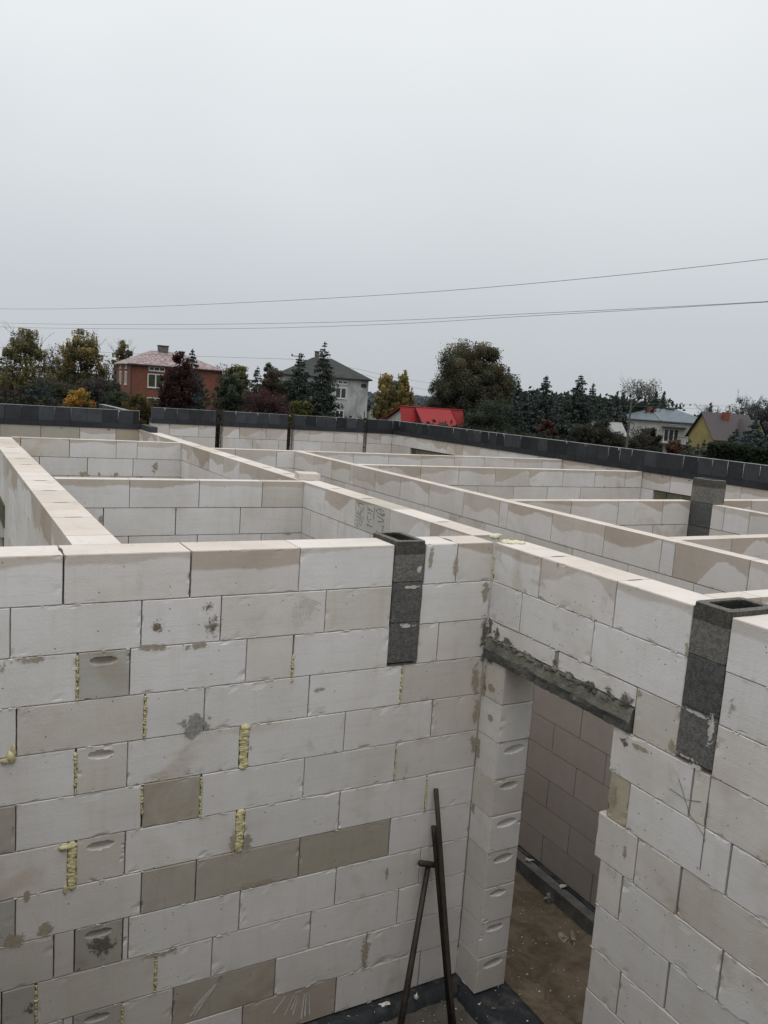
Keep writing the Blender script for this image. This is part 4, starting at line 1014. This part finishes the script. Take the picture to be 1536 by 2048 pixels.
M['roof_blue']=mat_plain('blue_grey_sheet_roof',(.125,.155,.175),(.095,.12,.14),.8,.5)
M['roof_grey']=mat_plain('pale_grey_roof',(.30,.305,.295),(.22,.225,.215),.9)
M['wood']=mat_plain('dark_timber',(.045,.043,.042),(.028,.027,.026),2)
M['chimney']=mat_plain('old_chimney_brick',(.16,.15,.135),(.07,.066,.06),4); M['chimney_r']=mat_plain('red_chimney_brick',(.22,.07,.045),(.15,.05,.035),4)
M['trim']=mat_plain('dark_trim',(.06,.055,.055),(.04,.038,.038),3)
def mat_tiles(name,c,c2,rows=3.2,cols=5.5):
    t=NT(name); uv=t.n('ShaderNodeUVMap',uv_map='blk').outputs[0]; s=t.n('ShaderNodeSeparateXYZ'); t.l(uv,s.inputs[0])
    fr=t.math('FRACT',t.math('MULTIPLY',s.outputs[1],rows)); fc=t.math('FRACT',t.math('MULTIPLY',s.outputs[0],cols))
    c_=t.mix(t.mr(fr,.78,.97,0,1),c4(c),c4(tuple(x*.42 for x in c))); c_=t.mix(t.mr(t.math('ABSOLUTE',t.math('SUBTRACT',fc,.5)),.28,.5,0,.35),c_,c4(tuple(x*.5 for x in c)))
    c_=t.mix(t.mr(t.noise(t.obj(),1.4,4.0),.4,.7,0,.6),c_,c4(c2))
    h=t.math('ADD',fr,t.math('ABSOLUTE',t.math('SUBTRACT',fc,.5))); t.bsdf(c_,.5,h,.5,.03,spec=.35); return t.m
M['verge']=mat_plain('dark_red_verge',(.13,.008,.01),(.10,.008,.009),3)
M['tile_red']=mat_tiles('red_metal_tiles',(.29,.012,.015),(.23,.010,.013)); M['tile_brown']=mat_tiles('brown_metal_tiles',(.062,.050,.053),(.052,.044,.046),3.0,4.5)

# red brick house
r,g=place('brick_house',261,100,30,'two-storey red brick house with faded red hipped roof'); W=11.5; Dp=8.2; Ze=zat(261,727,100,g)
m=MB(); m.box((0,0,0),(W,Dp,Ze-.05)); m.build('wall',M['brick'],r)
rf=hip(0,W,0,Dp,Ze,Ze+1.9,3.3,W-4.3).build('roof',M['roof_old'],r)
m=MB(); m.box((4.3,Dp/2-.4,Ze+1.5),(5.5,Dp/2+.4,Ze+2.55)); ch=m.build('chimney',M['chimney'],rf); m=MB(); m.box((4.22,Dp/2-.48,Ze+2.552),(5.58,Dp/2+.48,Ze+2.66)); m.build('chimney_cap',M['trim'],ch)
m=MB(); m.box((-.4,-.42,Ze-.16),(W+.4,-.36,Ze+.0)); m.tube([(.03,-.12,0),(.03,-.12,Ze-.2)],.06,6); m.tube([(W-.05,-.12,0),(W-.05,-.12,Ze-.2)],.06,6); m.build('gutter',M['trim'],r)
zt=zat(300,747,100,g)
window(r,2.05,4.05,zt-1.72,zt,0,1,.12,'curtain'); window(r,2.15,4.15,zt+.35,zt+.85,0,2,.09)
window(r,2.05,4.05,zt-4.4,zt-2.9,0,1,.12,'curtain')
for a in (2.0,5.2):
    window(r,a,a+1.1,zt-1.55,zt+.1,0,1,.14,'curtain',side='x'); window(r,a+.1,a+1.0,zt+.45,zt+.8,0,1,.07,'pane',side='x')
# grey plastered house
r,g=place('plaster_house',560,100,7,'grey weathered plaster house with dark hipped roof'); W=10.8; Dp=9.0; Ze=zat(700,757,100,g)
m=MB(); m.box((0,0,0),(W,Dp,Ze-.05)); m.build('wall',M['plaster_g'],r)
rf=hip(0,W,0,Dp,Ze,Ze+2.4,3.9,W-4.5,.45).build('roof',M['roof_dark'],r)
m=MB(); m.box((4.1,Dp/2-.3,Ze+2.0),(4.65,Dp/2+.3,Ze+3.1)); ch=m.build('chimney',M['chimney'],rf); m=MB(); m.box((4.05,Dp/2-.36,Ze+3.102),(4.7,Dp/2+.36,Ze+3.2)); m.build('chimney_cap',M['trim'],ch)
zt=zat(680,775,100,g)
window(r,6.75,8.15,zt-1.35,zt,0,1,.11); window(r,7.0,8.2,zt+.42,zt+.85,0,1,.10,'pane'); window(r,6.85,8.0,zt-4.15,zt-2.75,0,1,.11)
window(r,2.0,3.4,zt-1.35,zt,0,1,.11)
m=MB(); m.box((W-.05-.2,-.03,Ze-1.0),(W-.9,-.0,Ze-.55)); m.build('vent_patch',M['trim'],r)
# small distant gable house
r,g=place('small_house',741,125,-8,'small distant pale gabled house beside the grey house'); zr=zat(745,803,125,g)
m=MB(); m.quad([(0,0,0),(1.6,0,0),(1.6,0,zr-1.4),(.8,0,zr),(0,0,zr-1.4)]); m.quad([(1.6,0,0),(1.6,5,0),(1.6,5,zr-1.4),(1.6,0,zr-1.4)]); m.quad([(0,0,0),(0,0,zr-1.4),(0,5,zr-1.4),(0,5,0)]); m.build('wall',M['roof_grey'],r)
m=MB(); m.quad([(-.1,-.1,zr-1.5),(.8,-.1,zr+.08),(.8,5,zr+.08),(-.1,5,zr-1.5)]); m.quad([(.8,-.1,zr+.08),(1.7,-.1,zr-1.5),(1.7,5,zr-1.5),(.8,5,zr+.08)]); m.build('roof',M['trim'],r)

# red-roofed house
r,g=place('red_roof_house',806,76,24,'low grey house with a bright red tiled roof and long dormer'); zr=zat(806,813,76,g); L=6.2
run1,dr1=1.35,3.0; 
def rp(t):  # roof profile: t<0 toward the camera, t>0 to the back
    if t<=0: return zr+t/run1*dr1
    if t<2.9: return zr-t*.36
    return zr-2.9*.36-(t-2.9)*.19
m=MB()
def strip(m,x0,x1,t0,t1,z0,z1,up=.0,th=.10,uvr=None):
    ln=math.hypot(t1-t0,z1-z0)
    m.quad([(x0,t0,z0+up),(x1,t0,z0+up),(x1,t1,z1+up),(x0,t1,z1+up)],uv=[(x0,0),(x1,0),(x1,ln),(x0,ln)])
    m.quad([(x0,t0,z0-th),(x0,t1,z1-th),(x1,t1,z1-th),(x1,t0,z0-th)])
    m.quad([(x0,t0,z0-th),(x1,t0,z0-th),(x1,t0,z0+up),(x0,t0,z0+up)]); m.quad([(x0,t1,z1-th),(x0,t0,z0-th),(x0,t0,z0+up),(x0,t1,z1+up)]); m.quad([(x1,t0,z0-th),(x1,t1,z1-th),(x1,t1,z1+up),(x1,t0,z0+up)])
strip(m,-.25,L+.2,-run1,0,zr-dr1,zr)
m.quad([(L+.2,0,zr),(-.25,0,zr),(-.25,2.9,rp(2.9)),(L+.2,2.9,rp(2.9))],uv=[(L,0),(0,0),(0,3),(L,3)]); m.quad([(L+.2,2.9,rp(2.9)),(-.25,2.9,rp(2.9)),(-.25,7.2,rp(7.2)),(L+.2,7.2,rp(7.2))],uv=[(L,0),(0,0),(0,4),(L,4)])
m.quad([(-.25,2.9,rp(2.9)-.1),(-.25,0,zr-.12),(-.25,0,zr),(-.25,2.9,rp(2.9))]); m.quad([(-.25,7.2,rp(7.2)-.1),(-.25,2.9,rp(2.9)-.1),(-.25,2.9,rp(2.9)),(-.25,7.2,rp(7.2))])
rf=m.build('roof',M['tile_red'],r)
m=MB(); m.tube([(-.27,0,zr+.03),(L+.22,0,zr+.03)],.07,6); m.build('ridge_cap',M['tile_red'],rf)
m=MB(); zb=zr-dr1
m.quad([(0,-run1+.3,0),(0,6.8,0),(0,6.8,rp(6.8)-.12),(0,2.9,rp(2.9)-.12),(0,0,zr-.14),(0,-run1+.3,rp(-run1+.3)-.14)][::-1]); m.quad([(0,-run1+.3,0),(L,-run1+.3,0),(L,-run1+.3,zb+.3),(0,-run1+.3,zb+.3)]); m.quad([(L,-run1+.3,0),(L,6.8,0),(L,6.8,rp(6.8)-.12),(L,2.9,rp(2.9)-.12),(L,0,zr-.14),(L,-run1+.3,rp(-run1+.3)-.14)])
m.build('wall',M['plaster_w'],r)
# dormer: shallower long roof standing proud of the main slope
dm=MB(); a,b=1.29,5.1; y0,z0=-2.2,zr-1.75
dm.quad([(a,y0,z0),(b,y0,z0),(b,-.02,zr+.012),(a,-.02,zr+.012)],uv=[(0,0),(b-a,0),(b-a,2.8),(0,2.8)]); dm.quad([(a,y0,z0-.14),(b,y0,z0-.14),(b,y0,z0),(a,y0,z0)])
dm.quad([(b,y0,z0-.14),(b,-.02,zr-.12),(b,-.02,zr+.012),(b,y0,z0)]); dm.quad([(a,y0,z0-.14),(a,y0,z0),(a,-.02,zr+.012),(a,-.02,zr-.12)]); dm.quad([(a,y0,z0-.14),(a,-.02,zr-.12),(b,-.02,zr-.12),(b,y0,z0-.14)])
do=dm.build('dormer',M['tile_red'],r)
m=MB(); m.tube([(b,y0,z0+.02),(b,-.02,zr+.03)],.05,5); m.tube([(a,y0,z0+.02),(a,-.02,zr+.03)],.05,5); m.build('verge',M['verge'],do)
m=MB(); m.quad([(a+.12,-.1,zr-.2),(a+.12,y0+.15,z0-.12),(a+.12,y0+.15,z0-1.2),(a+.12,-run1,zr-dr1)]); m.quad([(a+.12,y0+.15,z0-1.2),(b-.1,y0+.15,z0-1.2),(b-.1,y0+.15,z0-.13),(a+.12,y0+.15,z0-.13)]); m.build('dormer_wall',M['wood'],do)
m=MB(); m.box((a+.06,-1.55,zr-1.95),(a+.10,-1.30,zr-1.55)); m.build('window',M['wframe'],do)
# small black plate lying on the dormer slope
def ds(x,t): return (x, y0+(0-y0)*t, z0+(zr-z0)*t)
M['plate']=mat_plain('black_plate',(.012,.013,.012),(.02,.022,.016),6); M['plate_t']=mat_plain('plate_lettering',(.12,.12,.05),(.05,.05,.03),3)
m=MB(); p0=Vector(ds(3.1,.10)); p1=Vector(ds(3.8,.10)); q0=Vector(ds(3.1,.27)); q1=Vector(ds(3.8,.27)); up=Vector((0,-.05,.05)); m.quad([p0+up,p1+up,q1+up,q0+up]); m.quad([p0,p1,p1+up,p0+up])
pl=m.build('roof_plate',M['plate'],do)
m=MB(); up2=Vector((0,-.058,.058))
for i,k in enumerate((.12,.22,.30,.46,.56,.68,.80)):
    a0=p0.lerp(p1,k); b0=q0.lerp(q1,k); c0=a0.lerp(b0,.35)+up2; c1=a0.lerp(b0,.7)+up2; dx=(p1-p0)*.05; m.quad([c0,c0+dx,c1+dx,c1])
m.build('plate_lettering',M['plate_t'],pl)
m=MB(); w0=Vector(ds(3.07,.0)); w1=Vector(ds(3.82,.0)); w2=Vector(ds(3.82,.08)); w3=Vector(ds(3.07,.08)); m.quad([w0+up,w1+up,w2+up,w3+up]); m.build('roof_step',M['roof_grey'],do)

# pale house with blue-grey roof
r,g=place('pale_house',1231,130,-13,'pale plastered house with low blue-grey hipped roof and balcony'); W=15.4; Dp=10; Ze=zat(1320,841,130,g)
m=MB(); m.box((0,0,0),(W,Dp,Ze-.05)); m.build('wall',M['plaster_w'],r)
rf=hip(0,W,0,Dp,Ze,Ze+1.9,6.2,W-5.8,.5).build('roof',M['roof_blue'],r)
m=MB(); m.box((4.9,2.9,Ze+.9),(5.8,3.6,Ze+2.0)); m.build('chimney',M['chimney_r'],rf)
m=MB(); m.box((8.0,Dp/2-.4,Ze+1.6),(9.3,Dp/2+.2,Ze+2.15)); m.build('chimney',M['trim'],rf)
m=MB(); m.tube([(5.6,Dp/2-.3,Ze+1.86),(7.0,-.4,Ze+.08)],.11,6); m.build('roof_seam',M['roof_grey'],rf)
zt=zat(1382,861,130,g)
window(r,12.1,13.6,zt-1.25,zt,0,1,.12); window(r,12.3,13.8,zt+.5,zt+.85,0,2,.08); window(r,8.4,9.9,zt+.75,zt+1.1,0,2,.08)
m=MB(); m.box((7.2,-1.1,zt+.3),(10.8,-.003,zt+.42)); m.build('canopy',M['trim'],r)
dr=window(r,7.6,9.9,zt-2.0,zt+.1,0,2,.14); dr.name='balcony_door'
m=MB(); m.box((7.0,-1.2,zt-2.2),(11.8,-.003,zt-2.02)); bl=m.build('balcony',M['plaster_w'],r)
m=MB(); 
for i in range(13): m.tube([(7.05+i*.39,-1.15,zt-2.0),(7.05+i*.39,-1.15,zt-1.1)],.03,4)
m.tube([(7.0,-1.15,zt-1.1),(11.8,-1.15,zt-1.1)],.04,5); m.build('railing',M['trim'],bl)
# yellow house with brown roof
r,g=place('yellow_house',1432,118,8,'yellow house with steep brown tiled roof'); zr=zat(1392,822,118,g); ze=zat(1430,873,118,g); hw=3.7; L=7.2
m=MB()
for t0,z0_,t1,z1_ in ((-.5,ze-.45,hw,zr),): 
    ln=math.hypot(t1-t0,z1_-z0_)
    m.quad([(-.4,t0,z0_),(L,t0,z0_),(L,t1,z1_),(-.4,t1,z1_)],uv=[(0,0),(L,0),(L,ln),(0,ln)]); m.quad([(-.4,t0,z0_-.16),(-.4,t1,z1_-.16),(L,t1,z1_-.16),(L,t0,z0_-.16)]); m.quad([(-.4,t1,z1_-.16),(-.4,t0,z0_-.16),(-.4,t0,z0_),(-.4,t1,z1_)]); m.quad([(-.4,t0,z0_-.16),(L,t0,z0_-.16),(L,t0,z0_),(-.4,t0,z0_)])
m.quad([(L,2*hw+.5,ze-.45),(-.4,2*hw+.5,ze-.45),(-.4,hw,zr),(L,hw,zr)],uv=[(L,0),(0,0),(0,5),(L,5)]); m.quad([(-.4,2*hw+.5,ze-.6),(-.4,hw,zr-.16),(-.4,hw,zr),(-.4,2*hw+.5,ze-.45)])
rf=m.build('roof',M['tile_brown'],r)
m=MB(); m.quad([(0,0,-2),(0,2*hw,-2),(0,2*hw,ze),(0,hw,zr-.15),(0,0,ze)][::-1]); m.quad([(0,0,-2),(L-.3,0,-2),(L-.3,0,ze),(0,0,ze)]); m.quad([(L-.3,0,-2),(L-.3,2*hw,-2),(L-.3,2*hw,ze),(L-.3,hw,zr-.15),(L-.3,0,ze)]); m.build('wall',M['plaster_y'],r)
m=MB(); m.box((2.6,hw-1.2,zr-1.1),(3.5,hw-.5,zr+.15)); m.build('chimney',M['chimney_r'],rf)
# forward wing with its own gable
m=MB(); wx0,wx1=3.6,7.0; wc=(wx0+wx1)/2; wf=-2.2; wz=zr-.7; we=ze-.1
m.quad([(wx0-.3,wf-.3,we),(wc,wf-.3,wz),(wc,hw,wz),(wx0-.3,hw,we)][::-1],uv=[(0,0),(0,3),(5,3),(5,0)]); m.quad([(wc,wf-.3,wz),(wx1+.3,wf-.3,we),(wx1+.3,hw,we),(wc,hw,wz)][::-1],uv=[(0,3),(0,0),(5,0),(5,3)])
m.build('wing_roof',M['tile_brown'],rf)
m=MB(); m.quad([(wx0,wf,-2),(wx1,wf,-2),(wx1,wf,we),(wc,wf,wz-.12),(wx0,wf,we)]); m.quad([(wx0,wf,-2),(wx0,wf,we),(wx0,0,we),(wx0,0,-2)]); m.quad([(wx1,wf,-2),(wx1,0,-2),(wx1,0,we),(wx1,wf,we)]); wg=m.build('wing_wall',M['plaster_y'],r)
window(wg,wc-.5,wc+.5,ze-1.2,ze-.1,wf,1,.09)
m=MB(); m.blob((-.05,2.0,ze-1.3),(.05,.18,.25),3,.1); m.build('wall_vent',M['trim'],r)
# barn
r,g=place('barn',1144,90,5,'dark wooden barn with pale grey sheet roof'); zr=zat(1133,838,90,g); ze=zat(1146,864,90,g)
hw=2.2; L=6.6
m=MB(); m.quad([(-.2,-.2,ze-.1),(L,-.2,ze-.1),(L,hw,zr),(-.2,hw,zr)]); m.quad([(L,2*hw+.2,ze-.1),(-.2,2*hw+.2,ze-.1),(-.2,hw,zr),(L,hw,zr)]); m.build('roof',M['roof_grey'],r)
m=MB(); m.quad([(0,0,0),(0,2*hw,0),(0,2*hw,ze),(0,hw,zr-.08),(0,0,ze)][::-1]); m.quad([(0,0,0),(L,0,0),(L,0,ze),(0,0,ze)]); m.quad([(L,0,0),(L,2*hw,0),(L,2*hw,ze),(L,hw,zr-.08),(L,0,ze)]); m.build('wall',M['wood'],r)
# low shed between the left trees
r,g=place('shed',95,84,8,'low dark roofed shed half hidden by the left trees'); zr=zat(140,744,84,g); W=5.2
m=MB(); m.quad([(-.3,-.4,zr-2.0),(W,-.4,zr-2.0),(W-.3,2.4,zr),(.2,2.4,zr)]); m.quad([(W,-.4,zr-2),(W,5.2,zr-2),(W-.3,2.4,zr)]); m.quad([(-.3,-.4,zr-2),(.2,2.4,zr),(-.3,5.2,zr-2)]); m.build('roof',M['roof_dark'],r)
m=MB(); m.box((0,0,0),(W-.3,4.8,zr-2.02)); m.build('wall',M['wood'],r)

# ------------------------------------------------------------------ poles and wires
M['conc']=mat_plain('pole_concrete',(.10,.10,.098),(.065,.065,.063),2); M['wire']=mat_plain('wire_grey',(.10,.105,.115),(.08,.085,.09),1); M['lampw']=mat_plain('lamp_shell',(.55,.56,.57),(.45,.46,.47),3)
x,y,zt=at(600,708,80); g=ground_z(x,y); r=empty('utility_pole',(x,y,g)); tag(r,'thin utility pole with a white box between the red tree and the spruce','pole')
m=MB(); m.tube([(0,0,0),(0,0,zt-g)],[.13,.08],8); m.build('pole',M['conc'],r)
m=MB(); b=at(598,778,80)[2]-g; m.box((-.2,-.35,b-.35),(.2,-.14,b+.35)); m.build('fuse_box',M['lampw'],r)
m=MB(); m.tube([(-.75*RGT[0],-.75*RGT[1],zt-g-.3),(.3*RGT[0],.3*RGT[1],zt-g-.3)],.04,5); m.tube([(-.45*RGT[0],-.45*RGT[1],b),(.45*RGT[0],.45*RGT[1],b)],.03,5); m.build('crossarm',M['conc'],r)
m=MB(); m.blob((-.7*RGT[0],-.7*RGT[1],zt-g-.2),(.08,.08,.11),1,.1); m.build('insulator',M['trim'],r)
x,y,zt=at(1262,800,66); g=ground_z(x,y); r=empty('street_lamp',(x,y,g)); tag(r,'concrete street lamp pole left of the pale house','street lamp')
m=MB(); m.tube([(0,0,0),(0,0,zt-g)],[.12,.07],8); m.build('pole',M['conc'],r)
h=zt-g; a=Vector((RGT[0],RGT[1],0))
m=MB(); m.tube([tuple(a*.05+Vector((0,0,h-.75))),tuple(a*.35+Vector((0,0,h-.35))),tuple(a*.55+Vector((0,0,h-.15)))],.03,6); m.build('arm',M['conc'],r)
m=MB(); m.tube([tuple(a*.5+Vector((0,0,h-.2))),tuple(a*.75+Vector((0,0,h-.02))),tuple(a*.98+Vector((0,0,h+.03)))],[.05,.10,.07],8); m.build('lamp_head',M['lampw'],r,smooth=True)
m=MB(); m.tube([tuple(a*.0+Vector((0,0,h))),tuple(Vector((0,0,h+.16)))],[.09,.13],8); m.build('lamp_cap',M['lampw'],r,smooth=True)
m=MB()
for i in range(16):
    t0=2*PI*i/16; t1=2*PI*(i+1)/16; zc=h-2.1; m.tube([tuple(a*(.12+.2*math.cos(t0)+.12)+Vector((0,0,zc+.3*math.sin(t0)))),tuple(a*(.12+.2*math.cos(t1)+.12)+Vector((0,0,zc+.3*math.sin(t1))))],.03,4,cap=False)
m.build('cable_coil',M['trim'],r)
def wire(pts,r,label,group='overhead wires'):
    m=MB(); P=[]
    for (px,py,d) in pts: P.append(at(px,py+9e-5*(hor(px)-py)**2,d))
    # smooth through the surveyed points
    Q=[]
    n=len(P)
    for i in range(n-1):
        p0=Vector(P[max(0,i-1)]);p1=Vector(P[i]);p2=Vector(P[i+1]);p3=Vector(P[min(n-1,i+2)])
        for k in range(10):
            t=k/10; Q.append(.5*((2*p1)+(p2-p0)*t+(2*p0-5*p1+4*p2-p3)*t*t+(3*p1-p0-3*p2+p3)*t**3))
    Q.append(Vector(P[-1])); m.tube(Q,r,5); o=m.build('overhead_wire',M['wire']); tag(o,label,'wire',group)
def dep(px,a,b): k=px/1536; return 1/((1-k)/a+k/b)
def W3(lst,a,b): return [(p,y,dep(p,a,b)) for p,y in lst]
wire(W3([(-300,613),(0,619.5),(220,618),(520,606),(800,590),(1016,573),(1280,547),(1536,517),(1800,484)],57,24),.0085,'highest overhead wire crossing the whole sky')
wire(W3([(-300,634),(0,647),(260,650.5),(520,649),(800,642),(1016,631),(1280,618),(1536,603.5),(1800,586)],60,28),.0085,'upper wire of the lower pair crossing the sky')
wire(W3([(-300,643),(0,655),(260,659),(520,658),(800,649),(1016,636),(1280,620.5),(1536,604.5),(1800,588)],61,28.4),.0085,'lower wire of the pair crossing the sky')
wire([(-60,688,84),(0,695,84),(232,706.5,82),(420,714,81),(593,719.5,80)],.013,'thin wire from the left trees to the utility pole')
wire([(593,721,80),(700,736,95),(790,755,110),(900,772,125),(1100,797,140)],.014,'faint wire sloping away right of the grey house')
wire([(593,724,80),(720,748,96),(830,776,112),(960,792,125)],.013,'faint lower wire right of the grey house')
wire([(1262,806,66),(1340,808,80),(1400,811,95),(1450,812,110),(1530,812,120)],.013,'thin wire running right from the street lamp')
wire([(1262,812,66),(1340,815,80),(1400,818,95),(1450,822,110)],.012,'lower thin wire running right from the street lamp')

# ------------------------------------------------------------------ sky and light (overcast)
w=bpy.data.worlds.new('World'); S.world=w; w.use_nodes=True; nt=w.node_tree; nt.nodes.clear()
out=nt.nodes.new('ShaderNodeOutputWorld'); sky=nt.nodes.new('ShaderNodeTexSky'); sky.sky_type='NISHITA'; sky.sun_disc=False
SE,SR=math.radians(70),math.radians(215)
sky.sun_elevation=SE; sky.sun_rotation=SR; sky.dust_density=6; sky.air_density=1.0; sky.ozone_density=1.0
bg1=nt.nodes.new('ShaderNodeBackground'); bg1.inputs[1].default_value=.06; nt.links.new(sky.outputs[0],bg1.inputs[0])
tc=nt.nodes.new('ShaderNodeTexCoord'); sx=nt.nodes.new('ShaderNodeSeparateXYZ'); nt.links.new(tc.outputs['Generated'],sx.inputs[0])
ramp=nt.nodes.new('ShaderNodeValToRGB'); nt.links.new(sx.outputs[2],ramp.inputs[0])
el=ramp.color_ramp.elements; el[0].position=0.0; el[0].color=(.57,.60,.64,1); el[1].position=1.0; el[1].color=(1.14,1.16,1.18,1)
for p,c in ((.10,(.61,.645,.685)),(.22,(.73,.77,.80)),(.40,(.87,.90,.92)),(.65,(.98,1.005,1.02))):
    e=el.new(p); e.color=c4(c)
nz=nt.nodes.new('ShaderNodeTexNoise'); nz.inputs['Scale'].default_value=1.6; nz.inputs['Detail'].default_value=3; nt.links.new(tc.outputs['Generated'],nz.inputs['Vector'])
mr=nt.nodes.new('ShaderNodeMapRange'); mr.inputs[1].default_value=.3; mr.inputs[2].default_value=.7; mr.inputs[3].default_value=.94; mr.inputs[4].default_value=1.05; nt.links.new(nz.outputs['Fac'],mr.inputs[0])
bg2=nt.nodes.new('ShaderNodeBackground'); nt.links.new(ramp.outputs[0],bg2.inputs[0]); nt.links.new(mr.outputs[0],bg2.inputs[1])
mx=nt.nodes.new('ShaderNodeMixShader'); mx.inputs[0].default_value=.93; nt.links.new(bg1.outputs[0],mx.inputs[1]); nt.links.new(bg2.outputs[0],mx.inputs[2]); nt.links.new(mx.outputs[0],out.inputs[0])
sun=bpy.data.lights.new('sun','SUN'); sun.energy=1.15; sun.angle=math.radians(45); sun.color=(1,.97,.93)
so=bpy.data.objects.new('sun',sun); col.objects.link(so)
az=SR   # nishita rotation: measured from +Y toward +X
dv=Vector((math.sin(az)*math.cos(SE),math.cos(az)*math.cos(SE),math.sin(SE)))
so.rotation_euler=dv.to_track_quat('Z','Y').to_euler(); so.location=dv*50
